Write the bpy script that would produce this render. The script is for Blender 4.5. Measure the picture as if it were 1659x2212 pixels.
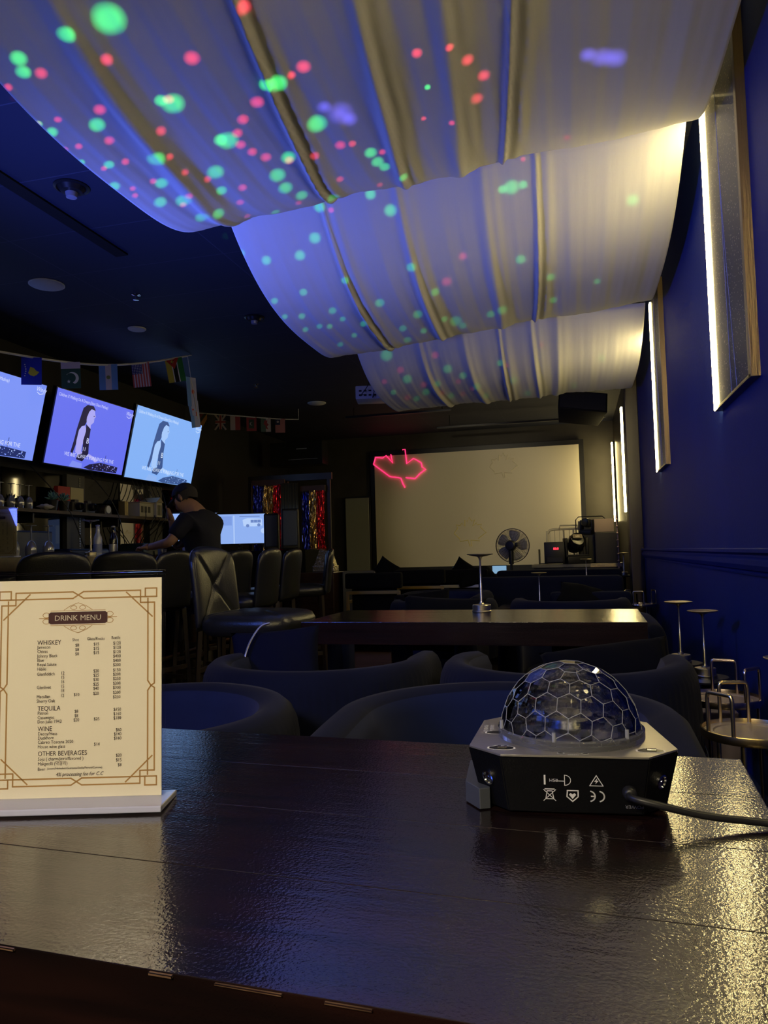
import bpy, bmesh, math, random
from mathutils import Vector, Matrix
C = bpy.context.scene
COL = C.collection
PI = math.pi
random.seed(7)
for o in list(bpy.data.objects):
    bpy.data.objects.remove(o)

# ------------------------------------------------------------------ camera
FPX = 1600.0
CAMZ = 1.02
def cam_basis(yaw=14.6, pitch=3.2, roll=1.5):
    a, p, r = map(math.radians, (yaw, pitch, roll))
    f = Vector((-math.sin(a)*math.cos(p), math.cos(a)*math.cos(p), math.sin(p)))
    R = f.cross(Vector((0, 0, 1))).normalized()
    U = R.cross(f)
    return f, R*math.cos(r)-U*math.sin(r), U*math.cos(r)+R*math.sin(r)
CF, CR, CU = cam_basis()
cd = bpy.data.cameras.new('camera')
cam = bpy.data.objects.new('camera', cd)
COL.objects.link(cam)
cam.matrix_world = Matrix(((CR.x, CU.x, -CF.x, 0), (CR.y, CU.y, -CF.y, 0), (CR.z, CU.z, -CF.z, CAMZ), (0, 0, 0, 1)))
cd.sensor_fit = 'HORIZONTAL'
cd.sensor_width = 36.0
cd.lens = FPX/1659.0*36.0
cd.clip_start = 0.02
cd.clip_end = 60
C.camera = cam
cd.dof.use_dof = False

# ------------------------------------------------------------------ world, exposure
w = bpy.data.worlds.new('world')
C.world = w
w.use_nodes = True
w.node_tree.nodes['Background'].inputs[0].default_value = (0.10, 0.16, 0.55, 1)
w.node_tree.nodes['Background'].inputs[1].default_value = 0.02
C.view_settings.view_transform = 'Standard'
C.view_settings.look = 'None'
C.view_settings.gamma = 1.0
C.view_settings.use_curve_mapping = False
C.view_settings.exposure = 0.0
C.cycles.max_bounces = 10
C.cycles.transmission_bounces = 10
C.cycles.glossy_bounces = 5
C.cycles.diffuse_bounces = 4
C.cycles.caustics_reflective = False
C.cycles.caustics_refractive = False
C.cycles.sample_clamp_indirect = 3.0
WARM = (1.0, 0.79, 0.33)
LED_POWER = 38.0

# ------------------------------------------------------------------ helpers
def s2l(c):
    return c/12.92 if c <= 0.04045 else ((c+0.055)/1.055)**2.4
def rgb(h):
    h = h.lstrip('#')
    return tuple(s2l(int(h[i:i+2], 16)/255) for i in (0, 2, 4))
MATS = {}
def mat(name, col=(0.5, 0.5, 0.5), rough=0.5, metal=0.0, coat=0.0, emit=None, es=1.0, spec=0.5,
        var=0.0, vscale=8.0, bump=0.0, bscale=60.0, stretch=None, sheen=0.0, trans=0.0, ior=1.45, coat_rough=0.05):
    if name in MATS:
        return MATS[name]
    if isinstance(col, str):
        col = rgb(col)
    m = bpy.data.materials.new(name)
    m.use_nodes = True
    nt = m.node_tree
    b = nt.nodes['Principled BSDF']
    b.inputs['Base Color'].default_value = (*col, 1)
    b.inputs['Roughness'].default_value = rough
    b.inputs['Metallic'].default_value = metal
    b.inputs['Coat Weight'].default_value = coat
    b.inputs['Coat Roughness'].default_value = coat_rough
    b.inputs['Specular IOR Level'].default_value = spec
    b.inputs['Sheen Weight'].default_value = sheen
    b.inputs['Transmission Weight'].default_value = trans
    b.inputs['IOR'].default_value = ior
    if emit is not None:
        if isinstance(emit, str):
            emit = rgb(emit)
        b.inputs['Emission Color'].default_value = (*emit, 1)
        b.inputs['Emission Strength'].default_value = es
    tc = nt.nodes.new('ShaderNodeTexCoord')
    mp = nt.nodes.new('ShaderNodeMapping')
    nt.links.new(tc.outputs['Object'], mp.inputs[0])
    if stretch:
        mp.inputs['Scale'].default_value = stretch
    if var > 0 or True:
        n = nt.nodes.new('ShaderNodeTexNoise')
        n.inputs['Scale'].default_value = vscale
        n.inputs['Detail'].default_value = 4
        nt.links.new(mp.outputs[0], n.inputs['Vector'])
        mx = nt.nodes.new('ShaderNodeMix')
        mx.data_type = 'RGBA'
        mx.blend_type = 'MULTIPLY'
        mx.inputs[0].default_value = var
        mx.inputs[6].default_value = (*col, 1)
        cr = nt.nodes.new('ShaderNodeValToRGB')
        cr.color_ramp.elements[0].position = 0.35
        cr.color_ramp.elements[1].position = 0.65
        nt.links.new(n.outputs['Fac'], cr.inputs[0])
        nt.links.new(cr.outputs[0], mx.inputs[7])
        nt.links.new(mx.outputs[2], b.inputs['Base Color'])
    if bump > 0:
        n2 = nt.nodes.new('ShaderNodeTexNoise')
        n2.inputs['Scale'].default_value = bscale
        n2.inputs['Detail'].default_value = 3
        nt.links.new(mp.outputs[0], n2.inputs['Vector'])
        bp = nt.nodes.new('ShaderNodeBump')
        bp.inputs['Strength'].default_value = bump
        bp.inputs['Distance'].default_value = 0.01
        nt.links.new(n2.outputs['Fac'], bp.inputs['Height'])
        nt.links.new(bp.outputs[0], b.inputs['Normal'])
    MATS[name] = m
    return m

def nb():
    return bmesh.new()
def out(bm, name, mats, parent=None, loc=None, rot=None, smooth=None, mw=None, recalc=True):
    if recalc:
        bmesh.ops.recalc_face_normals(bm, faces=bm.faces[:])
    me = bpy.data.meshes.new(name)
    bm.to_mesh(me)
    bm.free()
    if not isinstance(mats, (list, tuple)):
        mats = [mats]
    for m in mats:
        me.materials.append(m)
    o = bpy.data.objects.new(name, me)
    COL.objects.link(o)
    if smooth is not None:
        for p in me.polygons:
            p.use_smooth = True
        if smooth < 180:
            me.set_sharp_from_angle(angle=math.radians(smooth))
    if parent is not None:
        o.parent = parent
    if loc is not None:
        o.location = loc
    if rot is not None:
        o.rotation_euler = rot
    if mw is not None:
        o.matrix_world = mw
    return o
def tag(o, label=None, cat=None, group=None, kind=None):
    if label: o['label'] = label
    if cat: o['category'] = cat
    if group: o['group'] = group
    if kind: o['kind'] = kind
    return o
def thing(name, label, cat, loc=(0, 0, 0), rz=0.0, group=None, rot=None):
    o = bpy.data.objects.new(name, None)
    o.empty_display_size = 0.05
    COL.objects.link(o)
    o.location = loc
    o.rotation_euler = rot if rot else (0, 0, rz)
    return tag(o, label, cat, group)
def children(o):
    return [c for c in bpy.data.objects if c.parent == o]
def copy_tree(o, parent=None):
    c = o.copy()
    COL.objects.link(c)
    if parent is not None:
        c.parent = parent
    for ch in children(o):
        copy_tree(ch, c)
    return c
def dup(o, label, loc, rz=None, group=None, scale=None):
    c = copy_tree(o)
    c.location = loc
    if rz is not None:
        c.rotation_euler = (0, 0, rz)
    if scale: c.scale = scale
    c['label'] = label
    if group: c['group'] = group
    return c
def struct(bm, name, mats, **k):
    o = out(bm, name, mats, **k)
    o['kind'] = 'structure'
    return o
def box(bm, c, s, bev=0.0, rz=0.0, M=None, seg=2, mi=0):
    r = bmesh.ops.create_cube(bm, size=1.0)
    vs = r['verts']
    T = Matrix.Translation(c) @ Matrix.Rotation(rz, 4, 'Z') @ Matrix.Diagonal((*s, 1))
    if M is not None:
        T = M @ T
    bmesh.ops.transform(bm, matrix=T, verts=vs)
    fs = list({f for v in vs for f in v.link_faces})
    for f in fs: f.material_index = mi
    if bev > 0:
        es = list({e for v in vs for e in v.link_edges})
        bmesh.ops.bevel(bm, geom=es, offset=bev, segments=seg, profile=0.6, affect='EDGES')
def lathe(bm, prof, n=32, c=(0, 0, 0), M=None, mi=0):
    rings = []
    for r, z in prof:
        if r < 1e-6:
            rings.append([bm.verts.new((c[0], c[1], c[2]+z))])
        else:
            rings.append([bm.verts.new((c[0]+r*math.cos(2*PI*i/n), c[1]+r*math.sin(2*PI*i/n), c[2]+z)) for i in range(n)])
    for a, b in zip(rings, rings[1:]):
        for i in range(n):
            j = (i+1) % n
            if len(a) == 1 and len(b) == 1: continue
            if len(a) == 1: f = bm.faces.new((a[0], b[i], b[j]))
            elif len(b) == 1: f = bm.faces.new((a[i], a[j], b[0]))
            else: f = bm.faces.new((a[i], a[j], b[j], b[i]))
            f.material_index = mi
    if len(rings[0]) > 1: bm.faces.new(rings[0]).material_index = mi
    if len(rings[-1]) > 1: bm.faces.new(rings[-1]).material_index = mi
    if M is not None:
        bmesh.ops.transform(bm, matrix=M, verts=[v for r in rings for v in r])
def tube(bm, pts, r, n=8, closed=False, mi=0, smooth_pts=0):
    pts = [Vector(p) for p in pts]
    if smooth_pts:
        q = []
        m = len(pts)
        for i in range(m-(0 if closed else 1)):
            p0, p1, p2, p3 = pts[(i-1) % m if closed else max(i-1, 0)], pts[i], pts[(i+1) % m], pts[(i+2) % m if closed else min(i+2, m-1)]
            for k in range(smooth_pts):
                t = k/smooth_pts
                q.append(0.5*((2*p1)+(-p0+p2)*t+(2*p0-5*p1+4*p2-p3)*t*t+(-p0+3*p1-3*p2+p3)*t**3))
        if not closed: q.append(pts[-1])
        pts = q
    m = len(pts)
    rs = r if isinstance(r, (list, tuple)) else [r]*m
    if len(rs) != m:
        rs = [rs[min(int(i/(m-1)*(len(rs)-1)+0.5), len(rs)-1)] for i in range(m)]
    rings = []
    up = None
    for i, p in enumerate(pts):
        if closed: d = pts[(i+1) % m]-pts[i-1]
        else: d = pts[min(i+1, m-1)]-pts[max(i-1, 0)]
        if d.length < 1e-9: d = Vector((0, 0, 1))
        d.normalize()
        if up is None:
            up = Vector((0, 0, 1)) if abs(d.z) < 0.9 else Vector((1, 0, 0))
        x = d.cross(up)
        if x.length < 1e-6: x = d.cross(Vector((1, 0.3, 0)))
        x.normalize()
        y = x.cross(d).normalized()
        up = y
        rings.append([bm.verts.new(p+(x*math.cos(2*PI*k/n)+y*math.sin(2*PI*k/n))*rs[i]) for k in range(n)])
    rng = range(m if closed else m-1)
    for i in rng:
        a, b = rings[i], rings[(i+1) % m]
        for k in range(n):
            f = bm.faces.new((a[k], a[(k+1) % n], b[(k+1) % n], b[k]))
            f.material_index = mi
    if not closed:
        bm.faces.new(rings[0]).material_index = mi
        bm.faces.new(rings[-1]).material_index = mi
def prism(bm, poly, z0, z1, M=None, bev=0.0, mi=0):
    a = [bm.verts.new((x, y, z0)) for x, y in poly]
    b = [bm.verts.new((x, y, z1)) for x, y in poly]
    n = len(poly)
    fs = [bm.faces.new(a[::-1]), bm.faces.new(b)]
    for i in range(n):
        fs.append(bm.faces.new((a[i], a[(i+1) % n], b[(i+1) % n], b[i])))
    for f in fs: f.material_index = mi
    if M is not None:
        bmesh.ops.transform(bm, matrix=M, verts=a+b)
    if bev:
        es = list({e for v in a+b for e in v.link_edges})
        bmesh.ops.bevel(bm, geom=es, offset=bev, segments=2, profile=0.6, affect='EDGES')
def slab(bm, shape, z0, z1, n=48, round_=0.03, puff=0.0, M=None):
    """closed cushion from an outline function shape(t)->(x,y); rounded rims"""
    prof = []
    K = 5
    for i in range(K+1):
        a = -PI/2+PI*i/K
        prof.append((1-(1-math.cos(a))*1.0, math.sin(a)))
    zc = (z0+z1)/2; h = (z1-z0)/2
    rings = []
    pts = [shape(i/n) for i in range(n)]
    cx = sum(p[0] for p in pts)/n; cy = sum(p[1] for p in pts)/n
    def ring(k, z):
        rr = []
        for x, y in pts:
            d = math.hypot(x-cx, y-cy)
            s = max(0.0, (d-k)/d)
            rr.append(bm.verts.new((cx+(x-cx)*s, cy+(y-cy)*s, z)))
        return rr
    for i in range(K+1):
        a = -PI/2+PI*i/K
        rings.append(ring(round_*(1-math.cos(a)), zc+h*math.sin(a)))
    D = max(math.hypot(x-cx, y-cy) for x, y in pts)
    for q in (0.3, 0.6):
        rings.append(ring(round_+(D-round_)*q, z1+puff*(0.7 if q < 0.5 else 0.95)))
    allv = [v for r in rings for v in r]
    for a, b in zip(rings, rings[1:]):
        for i in range(n):
            j = (i+1) % n
            bm.faces.new((a[i], a[j], b[j], b[i]))
    bm.faces.new(rings[0])
    top = bm.verts.new((cx, cy, z1+puff)); allv.append(top)
    for i in range(n):
        bm.faces.new((rings[-1][i], rings[-1][(i+1) % n], top))
    if M is not None:
        bmesh.ops.transform(bm, matrix=M, verts=allv)
def pillow(bm, w, h, t, n=16, M=None, seam=0.0):
    def P(u, v, sgn):
        x = math.copysign(abs(u)**0.9, u); y = math.copysign(abs(v)**0.9, v)
        e = (1-u**2)**.75*(1-v**2)**.75
        pin = 1-0.07*(1-u*u)*abs(v)**3-0.0
        pin2 = 1-0.07*(1-v*v)*abs(u)**3
        wr = 0.006*math.sin(9*u+4*v)*e
        return Vector((x*w/2*pin2, y*h/2*pin, sgn*(t/2*max(e, 0)**0.8+wr*0.6)))
    vs = {}
    for sgn in (1, -1):
        for i in range(n+1):
            for j in range(n+1):
                edge = i in (0, n) or j in (0, n)
                key = (i, j, 0 if edge else sgn)
                if key not in vs:
                    vs[key] = bm.verts.new(P(-1+2*i/n, -1+2*j/n, sgn))
    for sgn in (1, -1):
        def g(i, j):
            return vs[(i, j, 0 if (i in (0, n) or j in (0, n)) else sgn)]
        for i in range(n):
            for j in range(n):
                bm.faces.new((g(i, j), g(i+1, j), g(i+1, j+1), g(i, j+1)))
    if M is not None:
        bmesh.ops.transform(bm, matrix=M, verts=list(vs.values()))
def quadstrip(bm, a, b, mi=0):
    for i in range(len(a)-1):
        f = bm.faces.new((a[i], a[i+1], b[i+1], b[i])); f.material_index = mi

# flat artwork on a plane: local x right, y up, z out of the sheet
class Art:
    def __init__(s, bm=None, lift=0.0003):
        s.bm = bm or nb(); s.mats = []; s.lift = lift; s.k = 0
    def mi(s, m):
        if m not in s.mats: s.mats.append(m)
        return s.mats.index(m)
    def poly(s, pts, m, z=None):
        s.k += 1
        z = z if z is not None else s.lift
        vs = [s.bm.verts.new((x, y, z)) for x, y in pts]
        f = s.bm.faces.new(vs)
        f.normal_update()
        if f.normal.z < 0: f.normal_flip()
        f.material_index = s.mi(m)
        if len(vs) > 4:
            r = bmesh.ops.triangulate(s.bm, faces=[f], ngon_method='EAR_CLIP')
        return f
    def rect(s, x0, y0, x1, y1, m, z=None):
        s.poly([(x0, y0), (x1, y0), (x1, y1), (x0, y1)], m, z)
    def disc(s, x, y, r, m, z=None, n=20, r2=None):
        s.poly([(x+r*math.cos(2*PI*i/n), y+(r2 or r)*math.sin(2*PI*i/n)) for i in range(n)], m, z)
    def line(s, pts, wd, m, z=None, closed=False):
        P = [Vector((x, y)) for x, y in pts]
        if closed: P.append(P[0])
        for a, b in zip(P, P[1:]):
            d = b-a
            if d.length < 1e-7: continue
            d.normalize(); nrm = Vector((-d.y, d.x))*wd/2; e = d*wd*0.4
            s.poly([(a-e-nrm)[:], (b+e-nrm)[:], (b+e+nrm)[:], (a-e+nrm)[:]], m, z)
    def text(s, t, x, y, size, m, z=None, align='LEFT', sx=1.0, shear=0.0, rot=0.0, bold=0.0):
        cu = bpy.data.curves.new('t', 'FONT')
        cu.body = t; cu.size = size; cu.align_x = align; cu.shear = shear
        cu.resolution_u = 2; cu.offset = 0.0
        ob = bpy.data.objects.new('t', cu)
        me = bpy.data.meshes.new_from_object(ob)
        mi = s.mi(m)
        z = z if z is not None else s.lift
        vs = []
        c_, s_ = math.cos(rot), math.sin(rot)
        for v in me.vertices:
            px, py = v.co.x*sx, v.co.y
            vs.append(s.bm.verts.new((x+px*c_-py*s_, y+px*s_+py*c_, z)))
        for p in me.polygons:
            try:
                f = s.bm.faces.new([vs[i] for i in p.vertices])
            except ValueError:
                continue
            f.normal_update()
            if f.normal.z < 0: f.normal_flip()
            f.material_index = mi
        bpy.data.objects.remove(ob); bpy.data.meshes.remove(me); bpy.data.curves.remove(cu)
def frame_matrix(origin, xdir, ydir):
    x = Vector(xdir).normalized(); y = Vector(ydir).normalized(); z = x.cross(y).normalized(); y = z.cross(x)
    o = Vector(origin)
    return Matrix(((x.x, y.x, z.x, o.x), (x.y, y.y, z.y, o.y), (x.z, y.z, z.z, o.z), (0, 0, 0, 1)))
def area_light(name, loc, target, power, col, sx, sy=None, spread=PI):
    ld = bpy.data.lights.new(name, 'AREA')
    ld.energy = power; ld.color = col; ld.shape = 'RECTANGLE'; ld.size = sx; ld.size_y = sy or sx
    ld.spread = spread
    o = bpy.data.objects.new(name, ld)
    COL.objects.link(o)
    o.location = loc
    o.rotation_euler = (Vector(target)-Vector(loc)).to_track_quat('-Z', 'Y').to_euler()
    return o
def spot_light(name, loc, target, power, col, ang, blend=0.5, rad=0.03):
    ld = bpy.data.lights.new(name, 'SPOT')
    ld.energy = power; ld.color = col; ld.spot_size = ang; ld.spot_blend = blend; ld.shadow_soft_size = rad
    o = bpy.data.objects.new(name, ld)
    COL.objects.link(o)
    o.location = loc
    o.rotation_euler = (Vector(target)-Vector(loc)).to_track_quat('-Z', 'Y').to_euler()
    return o

# ------------------------------------------------------------------ added fill lights, unseen and without fixtures
# added blue fill for the drape's left side, unseen left of the frame
area_light('added_blue_side_fill', (-3.05, 2.2, 1.35), (-2.0, 3.1, 2.4), 31, (0.12, 0.18, 1.0), 0.4, 0.25, spread=PI*0.56)
# added blue fill, unseen behind the camera, towards the wall and the seats
area_light('added_blue_rear_fill', (-2.4, -0.6, 2.3), (0.62, 3.4, 0.9), 10, (0.07, 0.17, 1.0), 0.4, 0.4, spread=PI*0.42)
# added warm fill, unseen behind the camera, to brighten the near menu
area_light('added_warm_rear_fill', (-.7, -1.6, 2.5), (-0.55, 0.75, 0.85), 11, (1.0, .84, .55), 0.4, 0.4, spread=PI*0.28)
# ------------------------------------------------------------------ materials of the setting
def brick_mat(name, c1, c2, mortar, sx, sy, rough, msize=0.01, bump=0.3, rotx=(0, 0, 0), offset=0.0, spec=0.5, coat=0.0):
    m = mat(name, c1, rough=rough, spec=spec, coat=coat)
    nt = m.node_tree; b = nt.nodes['Principled BSDF']
    tc = nt.nodes.new('ShaderNodeTexCoord'); mp = nt.nodes.new('ShaderNodeMapping')
    mp.inputs['Rotation'].default_value = rotx
    nt.links.new(tc.outputs['Object'], mp.inputs[0])
    br = nt.nodes.new('ShaderNodeTexBrick')
    br.offset = offset
    br.inputs['Scale'].default_value = 1.0
    br.inputs['Brick Width'].default_value = sx; br.inputs['Row Height'].default_value = sy
    br.inputs['Mortar Size'].default_value = msize
    br.inputs['Color1'].default_value = (*c1, 1); br.inputs['Color2'].default_value = (*c2, 1); br.inputs['Mortar'].default_value = (*mortar, 1)
    nt.links.new(mp.outputs[0], br.inputs[0])
    nt.links.new(br.outputs['Color'], b.inputs['Base Color'])
    bp = nt.nodes.new('ShaderNodeBump'); bp.invert = True
    bp.inputs['Strength'].default_value = bump; bp.inputs['Distance'].default_value = 0.01
    nt.links.new(br.outputs['Fac'], bp.inputs['Height']); nt.links.new(bp.outputs[0], b.inputs['Normal'])
    return m
M_ceil = brick_mat('ceiling_paint', (.018, .022, .050), (.016, .020, .045), (.045, .05, .09), 1.2, 0.6, 0.7, 0.004, 0.2)
M_floor = brick_mat('dark_floor_tile', (.035, .026, .020), (.028, .021, .017), (.010, .008, .007), 0.6, 0.6, 0.22, 0.006, 0.2)
M_blue = mat('royal_blue_wall_paint', (.006, .027, .165), rough=0.55, var=0.15, vscale=2, bump=0.08, bscale=90)
M_dark = mat('dark_navy_wall_paint', (.007, .007, .011), rough=0.7, var=0.2, vscale=2)
M_back = mat('grey_brown_wall_paint', (.055, .050, .042), rough=0.7, var=0.2, vscale=3)
M_brown = mat('dark_brown_cladding', (.05, .035, .025), rough=0.35, var=0.4, vscale=6, stretch=(1, 1, .1))
M_led = mat('led_strip_glow', (1, 1, 1), emit=WARM, es=LED_POWER)
M_bronze = mat('brushed_bronze', (.26, .19, .105), rough=0.38, metal=0.9, bump=0.15, bscale=200, stretch=(1, 1, .05))
M_gold = mat("polished_gold", (.9, .70, .34), rough=0.26, metal=1.0)
M_champ = mat('champagne_steel', (.62, .52, .36), rough=0.2, metal=1.0)
M_steel = mat("brushed_nickel", (.74, .65, .45), rough=0.3, metal=1.0, bump=.05, bscale=300)
M_black = mat('black_plastic', (.012, .012, .014), rough=0.4)
M_bmetal = mat('black_metal', (.015, .015, .018), rough=0.35, metal=0.3)
M_white = mat('white_plastic', (.75, .75, .75), rough=0.4)

# ------------------------------------------------------------------ the room
CEIL = 3.08
def wallbox(name, c, s, m):
    b = nb(); box(b, (0, 0, 0), s); return struct(b, name, m, loc=c)
wallbox('floor', (-2.25, 4.5, -0.05), (6.2, 17.4, 0.1), M_floor)
wallbox('ceiling', (-2.25, 4.5, CEIL+0.05), (6.2, 17.4, 0.1), M_ceil)
wallbox('wall_left', (-5.15, 4.5, 1.5), (0.2, 17.4, 3.2), M_dark)
wallbox('wall_back', (-2.25, 12.62, 1.5), (6.2, 0.2, 3.2), M_back)
wallbox('wall_front', (-2.25, -4.1, 1.5), (6.2, 0.2, 3.2), M_dark)
wallbox('wall_right', (0.72, 1.75, 1.5), (0.2, 11.7, 3.2), M_blue)
wallbox('wall_right_rear', (0.72, 10.1, 1.5), (0.2, 5.0, 3.2), M_brown)
b = nb(); box(b, (0, 0, 0), (0.12, 0.30, 3.06), 0.004); struct(b, 'trim_3', M_brown, loc=(0.56, 7.80, 1.54))
# chair rail: a moulding that runs along the blue wall
b = nb()
prof = [(0, -.05), (.010, -.05), (.012, -.042), (.006, -.036), (.018, -.030), (.026, -.012), (.026, .006), (.014, .016), (.014, .024), (.032, .034), (.032, .046), (.026, .050), (0, .050)]
v0 = [b.verts.new((-x, -3.9, z)) for x, z in prof]; v1 = [b.verts.new((-x, 7.6, z)) for x, z in prof]
for i in range(len(prof)):
    j = (i+1) % len(prof); b.faces.new((v0[i], v0[j], v1[j], v1[i]))
b.faces.new(v0); b.faces.new(v1)
struct(b, 'trim_1', M_blue, loc=(0.62, 0, 0.955))
b = nb(); box(b, (0, 0, 0), (0.02, 11.5, 0.12), 0.004); struct(b, 'baseboard_right', M_blue, loc=(0.61, 1.8, 0.06))
b = nb(); box(b, (0, 0, 0), (5.6, 0.02, 0.10), 0.004); struct(b, 'baseboard_back', M_dark, loc=(-2.2, 12.51, 0.05))
# a dark slot in the ceiling left of the drape
b = nb(); box(b, (0, 0, 0), (0.09, 1.6, 0.012)); struct(b, 'trim_2', mat('slot_black', (.001, .001, .002), rough=.9), loc=(-2.90, 3.50, CEIL-0.006))

# ------------------------------------------------------------------ white ceiling drape
ATT = [-2.95, -.85, 1.25, 3.38, 5.5, 7.65]
def drape_z(x, y, k):
    a, b_ = ATT[k], ATT[k+1]; c = a+(b_-a)*.6
    u = (y-c)/((b_-c) if y > c else (c-a))
    t = (x+1.67)/2.2
    slope = [.18, .18, .18, .20, .06][k]; base = [2.45, 2.45, 2.45, 2.40, 2.41][k]
    return min(base+slope*t+(.38-.10*t)*abs(u)**3.0, 3.02)
M_cloth = mat('white_voile', (.70, .70, .69), rough=0.9, spec=0.15, bump=0.10, bscale=9, stretch=(6, .7, 1))
nt = M_cloth.node_tree
_pb = nt.nodes['Principled BSDF']; _mo = nt.nodes['Material Output']
_tr = nt.nodes.new('ShaderNodeBsdfTranslucent'); _tr.inputs[0].default_value = (.75, .74, .72, 1)
_mx = nt.nodes.new('ShaderNodeMixShader'); _mx.inputs[0].default_value = 0.28
nt.links.new(_pb.outputs[0], _mx.inputs[1]); nt.links.new(_tr.outputs[0], _mx.inputs[2]); nt.links.new(_mx.outputs[0], _mo.inputs[0])
FOLDS = [[-1.2, -.7, -.25], [-1.15, -.6, -.2], [-1.42, -.93, -.60, -.36, -.16], [-1.22, -.84, -.42, -.19], [-1.15, -.80, -.56, -.30, -.12]]
LEAN = [0, 0, .10, .06, .02]
drape = thing('ceiling_drape', 'white cloth drape hanging in deep swags from the ceiling', 'drape', (0, 0, 0))
for k in range(0, 5):
    rnd = random.Random(20+k)
    b = nb()
    nx, ny = 230, 56
    X0, X1 = -1.67, .53
    ph = [rnd.uniform(0, 6.28) for _ in range(8)]
    grid = []
    for j in range(ny+1):
        v = j/ny
        y = ATT[k]+(ATT[k+1]-ATT[k])*v
        row = []
        for i in range(nx+1):
            x = X0+(X1-X0)*i/nx
            z = drape_z(x, y, k)
            for q, xf in enumerate(FOLDS[k]):
                xc = xf-LEAN[k]*(v-.5)*2+.02*math.sin(3*v+ph[q])
                d = x-xc
                g = (0.55+.45*math.sin(v*PI))
                wd = .011+.010*((q*7+k) % 3)
                z -= g*(.034*math.exp(-(d/wd)**2)+.012*math.exp(-((d-.05)/.024)**2))
                # overlapping edge of the next width of cloth
                z += .010*g*(1/(1+math.exp(-(d+.02)/.006)))*(1 if d < .12 else math.exp(-((d-.12)/.1)))
            amp = .0016*(0.3+math.sin(v*PI))
            z += amp*(math.sin(x*38+ph[5]+2.2*v)+.6*math.sin(x*71+ph[6]-3*v)+.35*math.sin(x*143+5*v+ph[7]))
            # free edge drifts up and down slightly
            z += .010*math.sin(x*5+ph[4])*math.sin(v*PI)
            row.append(b.verts.new((x, y+.012*math.sin(x*9+ph[3]), min(z, CEIL-.02))))
        grid.append(row)
    for r0, r1 in zip(grid, grid[1:]): quadstrip(b, r0, r1)
    o = out(b, 'swag', M_cloth, drape, smooth=180)
    s = o.modifiers.new('thick', 'SOLIDIFY'); s.thickness = 0.0025
for y in ATT[1:]:
    b = nb(); tube(b, [(-1.69, y, 2.775), (.61, y, 2.97 if y < 5 else 2.90)], .006, 6)
    out(b, 'hanging_rod', M_white, drape, smooth=40)

# ------------------------------------------------------------------ lit wall panels
M_art = mat('speckled_dark_acrylic', (.10, .085, .05), rough=0.5, spec=.3, coat=0.12)
nt = M_art.node_tree; pb = nt.nodes['Principled BSDF']
tc = nt.nodes.new('ShaderNodeTexCoord'); vo = nt.nodes.new('ShaderNodeTexVoronoi'); vo.inputs['Scale'].default_value = 70
nt.links.new(tc.outputs['Object'], vo.inputs['Vector'])
cr = nt.nodes.new('ShaderNodeValToRGB'); cr.color_ramp.elements[0].position = 0.10; cr.color_ramp.elements[0].color = (.9, .75, .4, 1)
cr.color_ramp.elements[1].position = 0.22; cr.color_ramp.elements[1].color = (.13, .11, .065, 1)
nt.links.new(vo.outputs['Distance'], cr.inputs[0]); nt.links.new(cr.outputs[0], pb.inputs['Base Color'])
M_line = mat('silver_line', (.6, .6, .75), rough=.4)
def wall_panel(y0, y1, z0, z1, label, d=.026, top=True):
    t = thing('wall_light', label, 'wall light', (.62, y0, z0), 0, None)
    L = y1-y0; Hh = z1-z0; fw = .035
    b = nb(); box(b, (-d/2, L/2, Hh/2), (d-.012, L-.01, Hh-.01)); out(b, 'backing', M_bmetal, t)
    b = nb(); box(b, (-d+.002, L/2, Hh/2), (.008, L-fw, Hh-.03)); out(b, 'art_sheet', M_art, t)
    b = nb(); box(b, (-d/2, fw/2-.002, Hh/2), (d+.012, fw, Hh+.008), .002); box(b, (-d/2, L/2, .004), (d+.012, L, .012), .002); out(b, 'frame', M_bronze, t)
    b = nb(); box(b, (-d/2-.005, L-.03, Hh/2), (d+.010, .060, Hh), .004); out(b, 'led_strip', M_led, t)
    if top:
        b = nb(); box(b, (-d/2-.003, (L+fw)/2, Hh-.012), (d+.006, L-fw-.04, .03), .004); out(b, 'led_strip', M_led, t)
    b = nb()
    for q in range(2):
        pts = [(-d-.002, L*.55-L*.5*math.sin(u*1.1)*(.25+.2*q)*(u if q else .5), Hh*(1-u)*.98+.01) for u in [i/12 for i in range(13)]]
        tube(b, pts, .0012, 4)
    out(b, 'silver_lines', M_line, t)
    return t
wall_panel(2.72, 3.40, 1.59, 2.955, 'large lit wall panel with warm LED edge, nearest on the blue wall')
wall_panel(5.25, 5.83, 1.57, 2.84, 'lit wall panel with bronze frame, second along the blue wall', top=False)
wall_panel(.25, .93, 1.59, 2.955, 'lit wall panel beside the near table, at the right')
wall_panel(-2.3, -1.6, 1.59, 2.955, 'lit wall panel on the blue wall behind the viewer')
def led_bar(y, z0, z1, label):
    t = thing('tube_light', label, 'wall light', (.62, y, z0))
    b = nb(); box(b, (-.015, 0, (z1-z0)/2), (.03, .11, z1-z0+.04), .003); out(b, 'housing', M_bmetal, t)
    b = nb(); box(b, (-.042, 0, (z1-z0)/2), (.024, .075, z1-z0), .006); out(b, 'tube', M_led, t)
led_bar(9.50, 1.45, 2.74, 'warm vertical tube light behind the dark wall post')
led_bar(12.20, 1.43, 2.68, 'warm vertical tube light farthest along the right wall, beside the screen')

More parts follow.
